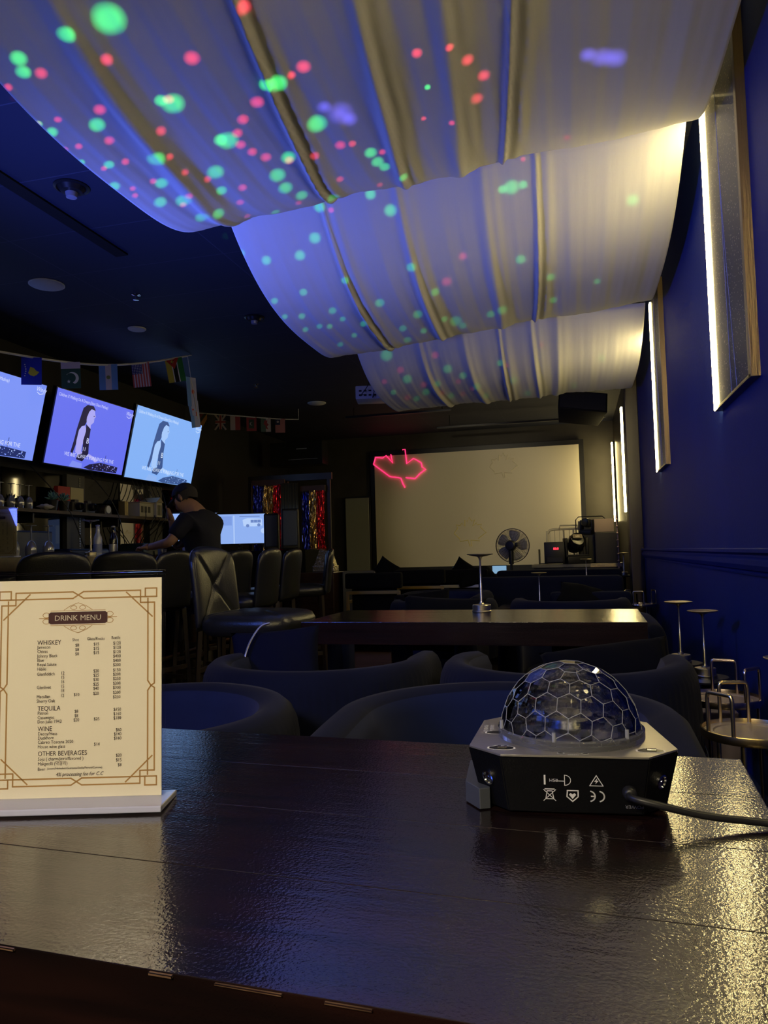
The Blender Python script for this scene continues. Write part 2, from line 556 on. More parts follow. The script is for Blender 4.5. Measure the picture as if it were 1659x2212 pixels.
# ------------------------------------------------------------------ projector screen on the back wall
t = thing('projector_screen', 'big blank projector screen on the back wall', 'projector screen', (-1.66, 12.44, 0.77))
b = nb(); box(b, (0, .02, .97), (3.62, .03, 2.12), .004); out(b, 'frame', M_black, t)
b = nb(); box(b, (0, 0, .975), (3.46, .014, 1.945), .002); out(b, 'screen_cloth', mat('matte_screen', (.74, .68, .55), rough=0.9, spec=.1), t)
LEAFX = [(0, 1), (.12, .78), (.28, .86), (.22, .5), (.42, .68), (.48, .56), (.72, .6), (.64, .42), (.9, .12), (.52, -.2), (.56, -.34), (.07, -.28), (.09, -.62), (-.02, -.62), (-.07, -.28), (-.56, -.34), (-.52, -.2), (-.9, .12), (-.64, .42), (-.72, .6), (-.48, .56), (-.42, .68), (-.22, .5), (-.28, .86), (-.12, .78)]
for cx, cz, s, m_ in ((.50, 1.62, .26, mat('pale_projected_line', (.62, .56, .42), rough=.8)), (-.10, .52, .30, mat('yellow_projected_line', (.72, .62, .22), rough=.8))):  # faint projected leaf light, put into the colour of thin lines on the cloth
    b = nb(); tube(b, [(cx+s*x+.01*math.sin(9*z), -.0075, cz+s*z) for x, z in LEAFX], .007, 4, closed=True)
    out(b, 'projected_leaf_outline', m_, t)
# red maple leaf of projected laser light, imitated by a glowing tube
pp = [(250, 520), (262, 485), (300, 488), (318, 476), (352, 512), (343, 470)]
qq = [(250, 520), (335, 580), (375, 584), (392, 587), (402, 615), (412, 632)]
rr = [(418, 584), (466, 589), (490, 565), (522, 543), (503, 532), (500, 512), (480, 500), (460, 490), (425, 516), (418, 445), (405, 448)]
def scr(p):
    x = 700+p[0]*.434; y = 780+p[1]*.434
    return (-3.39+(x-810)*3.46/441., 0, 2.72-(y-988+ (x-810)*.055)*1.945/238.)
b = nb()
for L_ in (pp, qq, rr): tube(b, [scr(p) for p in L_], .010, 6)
tag(out(b, 'leaf_laser_mark', mat('red_laser_line', (1, .1, .3), emit=(1.0, .03, .16), es=1.6), loc=(0, 12.415, 0)),
    'projected red maple leaf outline in laser light at the top left of the screen', 'laser projection')
# narrow pale board left of the screen
t = thing('display_board', 'narrow pale grey board standing left of the big screen', 'board', (-3.70, 12.36, 0.0))
b = nb(); box(b, (0, 0, 1.36), (.42, .02, 1.27), .004); out(b, 'panel', mat('pale_board', (.30, .31, .27), rough=.6), t)
b = nb(); box(b, (0, .015, 1.02), (.47, .02, 2.0), .004); box(b, (0, 0, .02), (.47, .14, .03), .004); out(b, 'frame', M_black, t)
b = nb(); box(b, (0, 0, .30), (2.2, .14, .6), .006)
tag(out(b, 'low_cabinet', mat('pale_cabinet', (.45, .42, .33), rough=.5), loc=(-2.4, 12.35, 0)), 'pale low cabinet below the big screen', 'cabinet')
# ------------------------------------------------------------------ ceiling fittings
def ceiling_disc(name, x, y, r, label, cat, lens=False):
    t = thing(name, label, cat, (x, y, CEIL))
    if lens:
        b = nb(); lathe(b, [(r, 0), (r, -.006), (r*.85, -.012), (r*.78, -.004), (r*.6, -.03), (0, -.035)], 32); out(b, 'trim_ring', M_bmetal, t, smooth=40)
        b = nb(); lathe(b, [(r*.35, -.034), (r*.30, -.060), (0, -.066)], 20); out(b, 'lens', mat('lamp_glass_off', (.25, .25, .3), rough=.1), t, smooth=40)
    else:
        b = nb(); lathe(b, [(r, 0), (r, -.008), (r*.96, -.012), (0, -.013)], 40); out(b, 'grille', mat('speaker_grille_white', (.62, .62, .66), rough=.6), t, smooth=40)
        b = nb(); lathe(b, [(r*1.05, 0), (r*1.05, -.006), (r*1.0, -.008), (r*1.0, 0)], 40); out(b, 'bezel', M_white, t, smooth=40)
ceiling_disc('ceiling_speaker', -3.74, 4.60, .12, 'round white speaker in the dark ceiling, nearest and largest of them', 'ceiling speaker')
ceiling_disc('ceiling_speaker', -3.73, 5.75, .075, 'small round white cover in the ceiling above the flags', 'ceiling speaker')
ceiling_disc('ceiling_speaker', -3.35, 9.4, .12, 'round pale ceiling speaker far back, left of the projector', 'ceiling speaker')
ceiling_disc('ceiling_downlight', -2.62, 3.42, .095, 'black recessed downlight beside the first swag of cloth', 'ceiling light', True)
ceiling_disc('ceiling_downlight', -2.62, 5.80, .085, 'black recessed downlight beside the second swag of cloth', 'ceiling light', True)
def sprinkler(x, y, label):
    t = thing('sprinkler_head', label, 'sprinkler', (x, y, CEIL))
    b = nb(); lathe(b, [(.035, 0), (.035, -.004), (.012, -.010), (.010, -.035), (.022, -.038), (.022, -.042), (0, -.044)], 16); out(b, 'body', mat('chrome', (.7, .7, .72), rough=.12, metal=1), t, smooth=40)
sprinkler(-3.25, 5.0, 'small chrome sprinkler head in the ceiling near the large white speaker')
sprinkler(-3.65, 8.1, 'small chrome sprinkler head in the ceiling above the second bunting')
# projector hanging under the ceiling
t = thing('projector', 'white projector hanging from the ceiling beside the drape', 'projector', (-2.02, 7.45, 2.62), math.radians(12))
b = nb(); box(b, (0, 0, .07), (.36, .28, .14), .012); 
for i in range(5):
    for j in range(2): box(b, (-.13+.05*i, -.142, .04+.045*j), (.032, .006, .022), .002, mi=1)
out(b, 'body', [mat('projector_white', (.62, .62, .68), rough=.35), M_black], t, smooth=35)
b = nb(); lathe(b, [(.035, 0), (.035, .03), (.028, .034), (0, .02)], 24, M=Matrix.Translation((.06, .14, .07)) @ Matrix.Rotation(-PI/2, 4, 'X')); out(b, 'lens', mat('lens_dark', (.02, .02, .03), rough=.05, coat=1), t, smooth=40)
b = nb(); tube(b, [(0, 0, .14), (0, 0, .40)], .02, 10); box(b, (0, 0, .445), (.14, .14, .02), .003); box(b, (0, 0, .145), (.16, .16, .012), .003); out(b, 'mount', M_white, t, smooth=35)
b = nb(); tube(b, [(-.1, -.14, .05), (-.12, -.22, .02), (-.05, -.2, .12), (0, -.1, .28), (0, -.02, .42)], .004, 6, smooth_pts=5); tube(b, [(.02, -.14, .05), (.0, -.2, -.0), (.03, -.17, .14), (.01, -.05, .35)], .004, 6, smooth_pts=5); out(b, 'cable', M_black, t, smooth=60)
sp = spot_light('projector_light', (-1.98, 7.62, 2.69), (-1.5, 12.4, 1.6), 420, (1.0, .86, .55), math.radians(44), .6, .03)
# black loudspeaker at the ceiling
t = thing('loudspeaker', 'black loudspeaker tilted down from the ceiling near the screen', 'speaker', (.10, 8.55, 2.62), 0, rot=(math.radians(-24), math.radians(8), math.radians(8)))
b = nb(); prism(b, [(-.27, -.08), (.27, -.08), (.22, .2), (-.22, .2)], -.12, .14, bev=.01); out(b, 'cabinet', M_black, t, smooth=35)
b = nb(); box(b, (0, -.087, .01), (.50, .012, .22), .004); out(b, 'grille', mat('speaker_mesh', (.03, .03, .032), rough=.7, bump=.5, bscale=400), t)
b = nb(); tube(b, [(0, .1, .1), (0, .22, .60)], .015, 8); out(b, 'bracket', M_bmetal, t, smooth=35)
# lighting tracks along the ceiling
def track(x0, x1, y, z, label):
    t = thing('light_track', label, 'ceiling track', ((x0+x1)/2, y, z))
    b = nb(); box(b, (0, 0, 0), (x1-x0, .035, .03), .003); out(b, 'rail', M_bmetal, t)
    for s in (-1, 1): b = nb(); tube(b, [(s*(x1-x0)*.42, 0, .01), (s*(x1-x0)*.42, 0, CEIL-z)], .006, 6); out(b, 'hanger', M_bmetal, t)
track(-.9, .25, 9.2, 2.93, 'black lighting track on the ceiling, nearest to the loudspeaker')
track(-3.1, -1.6, 9.9, 2.95, 'black lighting track on the ceiling, left part')
track(-2.0, .45, 11.0, 2.90, 'long black lighting track just in front of the screen')
b = nb()
for dx in (-.03, 0, .03): tube(b, [(-.55+dx, 8.0, 3.04), (-.55+dx, 9.6, 3.04)], .008, 6)
tag(out(b, 'conduit_pipes', mat('grey_pipe', (.3, .28, .22), rough=.4), smooth=40), 'thin parallel pipes running along the ceiling behind the drape', 'pipes')
# black wall cabinet (air unit) left back
t = thing('wall_unit', 'black box unit high on the left beside the far bunting', 'wall unit', (-4.35, 11.3, 2.52))
b = nb(); box(b, (0, 0, .15), (.9, .3, .38), .01); out(b, 'housing', mat('gloss_black', (.02, .02, .022), rough=.15), t)
b = nb(); box(b, (.1, -.154, .22), (.18, .006, .012)); box(b, (.12, -.154, .05), (.5, .006, .006)); out(b, 'light_marks', mat('grey_trim', (.35, .38, .5), rough=.3), t)
# ------------------------------------------------------------------ furniture materials
def pray(x, y):
    return CF+CR*((x-829.5)/FPX)-CU*((y-1106)/FPX)
def fw(x, y, d):
    return pray(x, y)*d+Vector((0, 0, CAMZ))
def atY(x, y, Y):
    d = pray(x, y); return d*(Y/d.y)+Vector((0, 0, CAMZ))
def atX(x, y, X):
    d = pray(x, y); return d*(X/d.x)+Vector((0, 0, CAMZ))

def wood_mat(name, c1, c2, rough, peel=.8, dist=.0010, sc=(7, 75, 75)):
    m = mat(name, c1, rough=rough, spec=.4, coat=1.0, coat_rough=.05)
    m.node_tree.nodes['Principled BSDF'].inputs['Coat IOR'].default_value = 1.6
    nt = m.node_tree; pb = nt.nodes['Principled BSDF']
    tc = nt.nodes.new('ShaderNodeTexCoord')
    mp = nt.nodes.new('ShaderNodeMapping'); mp.inputs['Scale'].default_value = (1.2, 14, 14)
    nt.links.new(tc.outputs['Object'], mp.inputs[0])
    n1 = nt.nodes.new('ShaderNodeTexNoise'); n1.inputs['Scale'].default_value = 2.2; n1.inputs['Detail'].default_value = 7; n1.inputs['Distortion'].default_value = 1.1
    nt.links.new(mp.outputs[0], n1.inputs['Vector'])
    cr = nt.nodes.new('ShaderNodeValToRGB')
    cr.color_ramp.elements[0].position = .3; cr.color_ramp.elements[0].color = (*c2, 1)
    cr.color_ramp.elements[1].position = .7; cr.color_ramp.elements[1].color = (*c1, 1)
    nt.links.new(n1.outputs['Fac'], cr.inputs[0]); nt.links.new(cr.outputs[0], pb.inputs['Base Color'])
    mp2 = nt.nodes.new('ShaderNodeMapping'); mp2.inputs['Scale'].default_value = sc
    nt.links.new(tc.outputs['Object'], mp2.inputs[0])
    n2 = nt.nodes.new('ShaderNodeTexNoise'); n2.inputs['Scale'].default_value = 1.0; n2.inputs['Detail'].default_value = 3
    nt.links.new(mp2.outputs[0], n2.inputs['Vector'])
    n3 = nt.nodes.new('ShaderNodeTexNoise'); n3.inputs['Scale'].default_value = 300; n3.inputs['Detail'].default_value = 2
    nt.links.new(tc.outputs['Object'], n3.inputs['Vector'])
    ad = nt.nodes.new('ShaderNodeMath'); ad.operation = 'MULTIPLY_ADD'; ad.inputs[1].default_value = peel
    nt.links.new(n3.outputs['Fac'], ad.inputs[0]); nt.links.new(n2.outputs['Fac'], ad.inputs[2])
    bp = nt.nodes.new('ShaderNodeBump'); bp.inputs['Strength'].default_value = .30; bp.inputs['Distance'].default_value = dist
    nt.links.new(ad.outputs[0], bp.inputs['Height'])
    nt.links.new(bp.outputs[0], pb.inputs['Normal']); nt.links.new(bp.outputs[0], pb.inputs['Coat Normal'])
    return m
M_table = wood_mat('dark_lacquered_wood', (.016, .006, .005), (.005, .003, .003), .25)
M_table2 = wood_mat('dark_lacquered_wood_streaked', (.016, .006, .005), (.005, .003, .003), .25, .3, .0040, (1.6, 26, 26))
M_edge = mat('worn_wood_edge', (.16, .09, .05), rough=.45, var=.6, vscale=30)
M_bar = wood_mat('bar_wood', (.045, .022, .012), (.02, .010, .007), .3)
M_velvet = mat('midnight_blue_velvet', (.004, .006, .022), rough=.9, spec=.12, sheen=.03, var=.25, vscale=5)
M_velvet_in = mat('blue_velvet_lining', (.006, .011, .052), rough=.9, spec=.12, sheen=.05, var=.25, vscale=5)
M_pillow = mat('black_velvet_pillow', (.003, .0035, .006), rough=.9, spec=.1, sheen=.01, var=.3, vscale=6)
M_leather = mat('black_leather', (.017, .018, .019), rough=.29, spec=.75, bump=.12, bscale=160)
M_seam = mat('seam_black', (.004, .004, .005), rough=.6)
M_leg = mat('dark_wood_leg', (.035, .025, .02), rough=.4)
M_chrome = mat('chrome', (.7, .7, .72), rough=.12, metal=1)

def slab_table(label, loc, rz, W, D, hz=.75, th=.088, worn=True, mt=None):
    t = thing('wooden_table', label, 'table', loc, rz)
    rnd = random.Random(3)
    b = nb()
    for i in range(4):
        y0 = -D/2+D*i/4; 
        box(b, (0, y0+D/8, hz-th/2), (W, D/4-.0002, th), .0008)
    if worn:
        x = -W/2+.05
        while x < W/2-.05:
            l = rnd.uniform(.01, .07)
            if rnd.random() < .75:
                h = rnd.uniform(.0010, .0022)
                box(b, (x+l/2, -D/2-.0002, hz-.0018), (l, h*1.6, h), .0005, mi=1)
            x += l+rnd.uniform(.008, .06)
    out(b, 'tabletop', [mt or M_table, M_edge], t)
    for s in (-1, 1):
        b = nb(); box(b, (s*W*.30, 0, (hz-th)/2+.01), (.16, D*.62, hz-th-.02), .006)
        box(b, (s*W*.30, 0, .015), (.22, D*.8, .03), .004); out(b, 'leg', M_bar, t)
    return t
slab_table('dark lacquered wooden table in the foreground with worn front edge', (-.493, .761, 0), math.radians(-3), 1.33, .605)
slab_table('dark lacquered wooden table in the middle, under the single metal lamp', (-.43, 3.13, 0), math.radians(-1), 1.33, .60, worn=False, mt=M_table2)

# ------------------------------------------------------------------ barrel chairs
def barrel_chair(name='barrel_chair', hw=.37, arm=.34, back=.69, armh=.66, th=.10, z0=.30):
    t = thing(name, 'x', 'armchair')
    path = []
    nA, nB = 46, 150
    ro = hw
    for i in range(nA): path.append((ro, arm*(1-i/nA)))
    for i in range(nB+1):
        a = PI*i/nB
        path.append((ro*math.cos(a), -ro*math.sin(a)))
    for i in range(1, nA+1): path.append((-ro, arm*i/nA))
    n = len(path)
    b = nb(); rows = []
    acc = 0
    for i, (x, y) in enumerate(path):
        if i: acc += math.hypot(x-path[i-1][0], y-path[i-1][1])
        if y >= 0: nx_, ny_ = math.copysign(1, x), 0.0
        else:
            l = math.hypot(x, y); nx_, ny_ = x/l, y/l
        f = max(0, y)/arm if arm else 0
        h = back+(armh-back)*(f**1.5)
        rib = .004*abs(math.sin(acc*PI/.026))
        # rounded front end of each arm
        endt = min(1.0, (arm-y)/.05) if y > 0 else 1.0
        e = math.sqrt(max(0.0, 1-(1-endt)**2)) if endt < 1 else 1
        T = th*(.55+.45*e)
        hh = h-(1-e)*.04
        prof = [(0.0, z0, 0), (.006, z0+.02, 1), (.008, z0+.2, 1), (.002, hh-.07, 1), (.0, hh-.04, .3), (-.010, hh-.015, 0), (-T*.28, hh, 0), (-T*.55, hh+.002, 0), (-T*.85, hh-.012, 0), (-T, hh-.045, 0), (-T-.004, .50, 0), (-T-.002, .42, 0), (-T+.02, .36, 0)]
        row = []
        for off, z, rb in prof:
            o_ = off+(rib*rb) - (th-T)*.5
            row.append(b.verts.new((x+nx_*o_, y+ny_*o_, z)))
        rows.append(row)
    m = len(rows[0])
    for i in range(n-1):
        for k in range(m-1):
            f = b.faces.new((rows[i][k], rows[i+1][k], rows[i+1][k+1], rows[i][k+1]))
            f.material_index = 1 if k >= 8 else 0
    b.faces.new(rows[0]); b.faces.new(rows[-1])
    out(b, 'backrest', [M_velvet, M_velvet_in], t, smooth=60)
    def seat(tt):
        a = 2*PI*tt
        R = hw-th-.005
        x, y = math.cos(a)*R, math.sin(a)*R
        if y > 0: 
            x = math.copysign(min(abs(x)*1.25, R), x); y = y*(arm+.02)/R
        return (x, y)
    b = nb(); slab(b, seat, .30, .43, 56, .035, .02); out(b, 'seat_cushion', M_velvet, t, smooth=60)
    def base(tt):
        a = 2*PI*tt
        return (math.cos(a)*(hw-.035), math.sin(a)*(hw-.035)*1.0+.0)
    b = nb(); slab(b, base, .225, .298, 48, .004); out(b, 'gold_band', M_champ, t, smooth=40)
    b = nb(); lathe(b, [(.24, 0), (.25, .01), (.25, .04), (.06, .05), (.05, .225)], 32); out(b, 'swivel_base', M_bmetal, t, smooth=35)
    return t
bc = barrel_chair()
G = 'barrel chairs in rows between the tables'
chairs = [
 ((-.98, 1.47), 82, 'blue velvet barrel chair behind the menu, its lit lining and curved right rim in view', 1.0),
 ((-.165, 1.56), 180, 'dark velvet barrel chair directly behind the crystal dome lamp, arms towards the near table', 1.0),
 ((-.83, 2.31), 6, 'blue velvet barrel chair holding the pillow with the silver zip, ribbed back forward', 1.0),
 ((-.055, 2.32), -3, 'ribbed barrel chair before the middle table at right, with the long black pillow', 1.0),
 ((-.85, 3.86), 178, 'barrel chair behind the left half of the middle table, with a pillow', 1.0),
 ((-.02, 3.84), 183, 'barrel chair tucked at the right end of the middle table, rim beside the blue wall', 1.0),
 ((-.93, 5.15), 5, 'blue barrel chair in the row beyond the middle table, left of the tall lamp stem', 1.0),
 ((-.07, 5.12), -2, 'wide blue rimmed barrel chair beyond the middle table, behind the lamp on the right', 1.05),
 ((-1.06, 6.12), 170, 'barrel chair further back with bright blue inner rim, left of the long sofa', 1.0),
]
for i, ((x, y), a, lab, s) in enumerate(chairs):
    if i == 0:
        bc.location = (x, y, 0); bc.rotation_euler = (0, 0, math.radians(a)); bc['label'] = lab; bc['group'] = G
    else:
        c = dup(bc, lab, (x, y, 0), math.radians(a), G)
        c.scale = (s, s, 1.0)
# pillows
def pil(name_label, loc, rot, w=.46, h=.34, t_=.13, m=None, extra=None):
    b = nb(); pillow(b, w, h, t_)
    o = out(b, 'pillow', m or M_pillow, None, loc, rot, smooth=180)
    tag(o, name_label, 'pillow', 'dark velvet pillows on the seats')
    return o
R_ = math.radians
p_ = pil('dark blue pillow with a silver zip strip leaning in a barrel chair', fw(597, 1436, 2.62), (R_(72), R_(-4), R_(14)), .32, .26, m=mat('blue_pillow', (.0035, .005, .022), rough=.9, spec=.1))
b = nb(); tube(b, [(-.10, -.155, .0), (-.115, -.10, .056), (-.105, -.02, .070), (-.085, .06, .066), (-.05, .13, .035), (-.02, .15, .005)], .0042, 6, smooth_pts=5)
z_ = out(b, 'silver_zip', mat('silver_zip', (.7, .7, .85), rough=.2, metal=.8), p_, smooth=60); z_['label'] = 'shiny silver zip strip'
pil('long black quilted pillow on the barrel chair at the right end of the middle table', fw(1308, 1436, 2.45), (R_(55), R_(-8), R_(2)), .42, .15, .11)
pil('black pillow lying in the barrel chair behind the menu', (-1.08, 1.55, .50), (R_(14), R_(8), R_(30)), .46, .40, .16)
pil('dark blue pillow in the corner of the barrel chair behind the crystal dome lamp', (.045, 1.50, .56), (R_(50), 0, R_(-60)), .34, .26, .13, m=mat('blue_pillow2', (.0035, .005, .022), rough=.9, spec=.1))
pil('dark pillow standing behind the middle table, left of its lamp', (-.70, 3.86, .64), (R_(75), R_(3), R_(2)), .44, .30, .12)
pil('small dark pillow in the row beyond the middle table, far left barrel chair', (-1.08, 5.2, .62), (R_(70), R_(-6), R_(10)), .40, .26, .12)

# ------------------------------------------------------------------ straight sofas at the back
def sofa(label, loc, rz, W, H_=.78, D=.75, m=M_velvet):
    t = thing('sofa', label, 'sofa', loc, rz)
    b = nb(); box(b, (0, -D/2+.09, H_/2+.05), (W, .18, H_-.1), .05, seg=4); out(b, 'backrest', m, t, smooth=60)
    for s in (-1, 1):
        b = nb(); box(b, (s*(W/2-.08), .0, .33), (.16, D, .46), .05, seg=4); out(b, 'armrest', m, t, smooth=60)
    for s in (-1, 1):
        b = nb(); box(b, (s*(W/4-.04), .06, .36), (W/2-.09, D-.2, .16), .04, seg=4); out(b, 'seat_cushion', m, t, smooth=60)
    b = nb(); box(b, (0, 0, .17), (W-.06, D-.04, .22), .01); box(b, (0, 0, .03), (W-.12, D-.1, .06)); out(b, 'base', M_black, t)
    return t
sofa('long dark velvet sofa seen from behind, left of the small tray table', (-.26, 7.05, 0), R_(0), 1.25)
sofa('farthest dark velvet sofa, in front of the equipment desk', (-.22, 8.45, 0), R_(0), 1.3, .80)
sofa('small dark sofa facing the long one, seat edge by the gold tray', (.08, 6.30, 0), R_(180), .66, .66, .42)
pil('grey black pillow on the sofa beside the small gold tray', (.02, 6.40, .62), (R_(30), R_(14), R_(0)), .40, .3, .14)
pil('pointed black pillow standing before the screen, left of the fan', (-1.15, 7.6, .80), (R_(80), R_(34), R_(8)), .26, .24, .12)
pil('black pillow lying flat beside the pointed one before the screen', (-1.0, 7.35, .77), (R_(25), R_(-14), R_(20)), .40, .26, .14)
pil('small pointed black pillow on the gold framed chairs left of the screen', (-1.78, 6.85, .87), (R_(80), R_(35), R_(8)), .20, .18, .08)

def frame_chair(label, loc, rz, mfr, W=.46, top=.86, group=None):
    t = thing('metal_framed_chair', label, 'chair', loc, rz, group)
    b = nb(); box(b, (0, -.20, top-.065), (W+.02, .10, .13), .02, seg=3); box(b, (0, -.185, top-.26), (W-.08, .05, .28), .012); out(b, 'backrest', M_pillow, t, smooth=50)
    b = nb(); box(b, (0, .04, .42), (W-.06, .44, .12), .025, seg=3); out(b, 'seat', M_pillow, t, smooth=50)
    b = nb()
    for y in (-.24, .24):
        zt = top-.15 if y < 0 else .62
        for s in (-1, 1): box(b, (s*(W/2-.012), y, zt/2), (.024, .024, zt), .002)
        box(b, (0, y, zt-.012), (W-.02, .024, .028), .002)
        box(b, (0, y, .012), (W-.05, .024, .024), .002)
    for s in (-1, 1): box(b, (s*(W/2-.012), 0, .62), (.024, .46, .024), .002)
    out(b, 'metal_frame', mfr, t)
    return t
M_gframe = mat('gold_flat_bar', (.62, .42, .12), rough=.3, metal=1)
frame_chair('black chair with gold frame, nearest, left behind the middle table', (-1.68, 6.2, 0), R_(4), M_gframe, group='gold framed chairs')
frame_chair('black chair with gold frame, half hidden behind the nearer one', (-1.45, 6.95, 0), R_(4), M_gframe, group='gold framed chairs')
frame_chair('black chair with pale metal frame, below the screen left of the pillows', (-1.20, 7.50, 0), R_(3), mat('pale_metal_bar', (.55, .53, .48), rough=.35, metal=.8), W=.62, top=.84)

# ------------------------------------------------------------------ bar stools
def stool(pedestal=False):
    t = thing('bar_stool', 'x', 'bar stool')
    def seat(tt):
        a = 2*PI*tt; c_, s_ = math.cos(a), math.sin(a)
        return (math.copysign(abs(c_)**.55, c_)*.215, math.copysign(abs(s_)**.55, s_)*.225+.03)
    b = nb(); slab(b, seat, .68, .775, 64, .04, .012)
    for v in b.verts:   # tufted grooves in an X
        if v.co.z > .765:
            d = min(abs(v.co.x-(v.co.y-.03)), abs(v.co.x+(v.co.y-.03)))
            v.co.z -= .006*math.exp(-(d/.012)**2)
    out(b, 'seat', M_leather, t, smooth=60)
    # back shell: grid front and rear
    NU, NV = 40, 40
    def P(u, v, side):
        h = .70+v*.375
        wd = .185*(1-3.5*max(0, v-.80)**2)*(1-.0*(1-v))
        x = u*wd
        y = -.205-.022*v-.018*v*v + .030*(u*u)
        th = .030*math.sqrt(max(0, 1-abs(u)**6))*math.sqrt(max(0, 1-abs(2*v-1)**10))+.001
        if side > 0:
            # X-shaped seams that meet in a button
            vv = (v-.52)
            d1 = abs(u*.42-vv*.80 - .25*u*abs(u)*0); d2 = abs(u*.42+vv*.80)
            d = min(d1, d2)
            g = math.exp(-(d/.022)**2)*.011+math.exp(-((u*u*.16+vv*vv*.6)/.006))*.012
            y += th*1.0-g
        else:
            y -= th*.7
        return (x, y, h-.030*abs(u)**3*v)
    b = nb(); F = {}
    for side in (1, -1):
        for i in range(NU+1):
            for j in range(NV+1):
                e = i in (0, NU) or j in (0, NV)
                k = (i, j, 0 if e else side)
                if k not in F: F[k] = b.verts.new(P(-1+2*i/NU, j/NV, side if not e else -1))
    for side in (1, -1):
        def g(i, j): return F[(i, j, 0 if (i in (0, NU) or j in (0, NV)) else side)]
        for i in range(NU):
            for j in range(NV): b.faces.new((g(i, j), g(i+1, j), g(i+1, j+1), g(i, j+1)))
    out(b, 'backrest', M_leather, t, smooth=75)
    if pedestal:
        b = nb(); lathe(b, [(.20, 0), (.20, .012), (.05, .035), (.03, .05), (.03, .40), (.022, .41), (.022, .64), (.07, .66), (.09, .68)], 32); out(b, 'pedestal', M_chrome, t, smooth=40)
        b = nb(); tube(b, [(.15*math.cos(2*PI*i/24), .15*math.sin(2*PI*i/24), .28) for i in range(24)], .010, 8, closed=True); tube(b, [(-.15, 0, .28), (.15, 0, .28)], .008, 6); out(b, 'footrest', M_chrome, t, smooth=40)
    else:
        for sx in (-1, 1):
            for sy in (-1, 1):
                b = nb(); tube(b, [(sx*.20, .03+sy*.20, 0), (sx*.17, .03+sy*.17, .69)], [.016, .021], 4); out(b, 'leg', M_leg, t)
        b = nb()
        for s in (-1, 1):
            box(b, (s*.190, .03, .22), (.018, .34, .03), .002); box(b, (0, .03+s*.188, .30), (.34, .018, .03), .002)
        out(b, 'stretcher', M_leg, t)
    return t
st1 = stool(); st2 = stool(True)
SG = 'black leather bar stools along the bar'
def place(t, loc, deg, lab, first=False):
    loc = Vector((loc[0], loc[1], 0))
    a = R_(deg)
    # the given point is the middle of the back
    c = loc+Vector((-math.sin(a), math.cos(a), 0))*.24
    if first:
        t.location = c; t.rotation_euler = (0, 0, a); t['label'] = lab; t['group'] = SG; return t
    return dup(t, lab, c, a, SG)
place(st1, (-2.68, 3.36), 44, 'black leather bar stool at the bar, leftmost, back behind the top of the menu', True)
place(st1, (-2.58, 3.84), 38, 'black leather bar stool second from the left, back above the right corner of the menu')
place(st1, fw(385, 1190, 4.85), 80, 'blue lit bar stool half hidden behind the large turned one')
place(st2, (-1.66, 3.10), -93, 'large turned black leather bar stool with crossed seams and chrome post, seat to the right', True)
place(st1, fw(524, 1190, 5.35), 84, 'bar stool just right of the large turned one, only its back showing')
place(st1, fw(592, 1190, 4.85), 92, 'bar stool in the middle of the row, left one of a close pair')
place(st1, fw(640, 1190, 5.6), 92, 'bar stool in the middle of the row, right one of a close pair')
place(st1, fw(716, 1190, 6.3), 112, 'bar stool seen from the side at the far right end of the row')
place(st1, (-2.72, 5.50), 60, 'bar stool under the man in the cap')

# ------------------------------------------------------------------ bar
bar = thing('bar_counter', 'long dark wooden bar counter along the left, behind the stools', 'bar counter', (0, 0, 0))
fe = [(-2.72, 1.9), (-2.92, 3.2), (-3.14, 5.0), (-3.28, 6.93)]
b = nb(); prism(b, fe+[(x-.66, y+.05) for x, y in fe[::-1]], .975, 1.05, bev=.006); out(b, 'counter_top', M_bar, bar)
b = nb(); prism(b, [(x-.28, y) for x, y in fe]+[(x-.62, y) for x, y in fe[::-1]], .0, .97, bev=.006); out(b, 'bar_front', M_bar, bar)
b = nb(); tube(b, [(x-.16, y, .2) for x, y in fe], .02, 10); out(b, 'foot_rail', M_bronze, bar, smooth=40)
b = nb(); box(b, (0, 0, .45), (.45, 4.2, .9), .006); box(b, (0.0, 0, .92), (.50, 4.25, .04), .004)
tag(out(b, 'back_counter', M_brown, loc=(-4.78, 6.2, 0)), 'dark back counter along the wall behind the bar', 'counter')
t = thing('wall_shelf', 'long dark wooden shelf on the wall below the televisions', 'shelf', (-4.88, 6.35, 1.49))
b = nb(); box(b, (0, 0, 0), (.30, 4.3, .032), .003); out(b, 'board', mat('shelf_wood', (.10, .065, .045), rough=.5, var=.5, vscale=8, stretch=(8, 1, 8)), t)
for y in (-1.9, -.6, .7, 1.95): b = nb(); box(b, (-.04, y, -.06), (.2, .02, .09), .002); out(b, 'bracket', M_bmetal, t)
t = thing('mirror_backsplash', 'tall mirror strips on the wall behind the bar', 'mirror', (-5.04, 0, 0))
M_smk = mat('smoked_mirror', (.035, .035, .04), rough=.04, metal=1)
M_mir = mat('mirror_glass', (.72, .72, .72), rough=.03, metal=1)
for y0, y1 in ((4.3, 5.55), (5.6, 6.42), (6.72, 7.36), (7.40, 7.92), (8.22, 8.7)):
    b = nb(); box(b, (0, (y0+y1)/2, 1.45), (.012, y1-y0, .90)); out(b, 'mirror_pane', M_mir if y0 == 7.40 else M_smk, t)
for y0, y1 in ((6.43, 6.71), (7.93, 8.21)): b = nb(); box(b, (.02, (y0+y1)/2, 1.45), (.06, y1-y0, .92), .003); out(b, 'pilaster', mat('grey_panel', (.07, .07, .075), rough=.5), t)
b = nb()
for y in (6.62, 8.10): 
    for i in range(34): box(b, (.056, y, 1.02+i*.026), (.008, .012, .016), .002)
out(b, 'beaded_strip', mat('bead_strip', (.7, .68, .6), rough=.15, metal=.6), t)
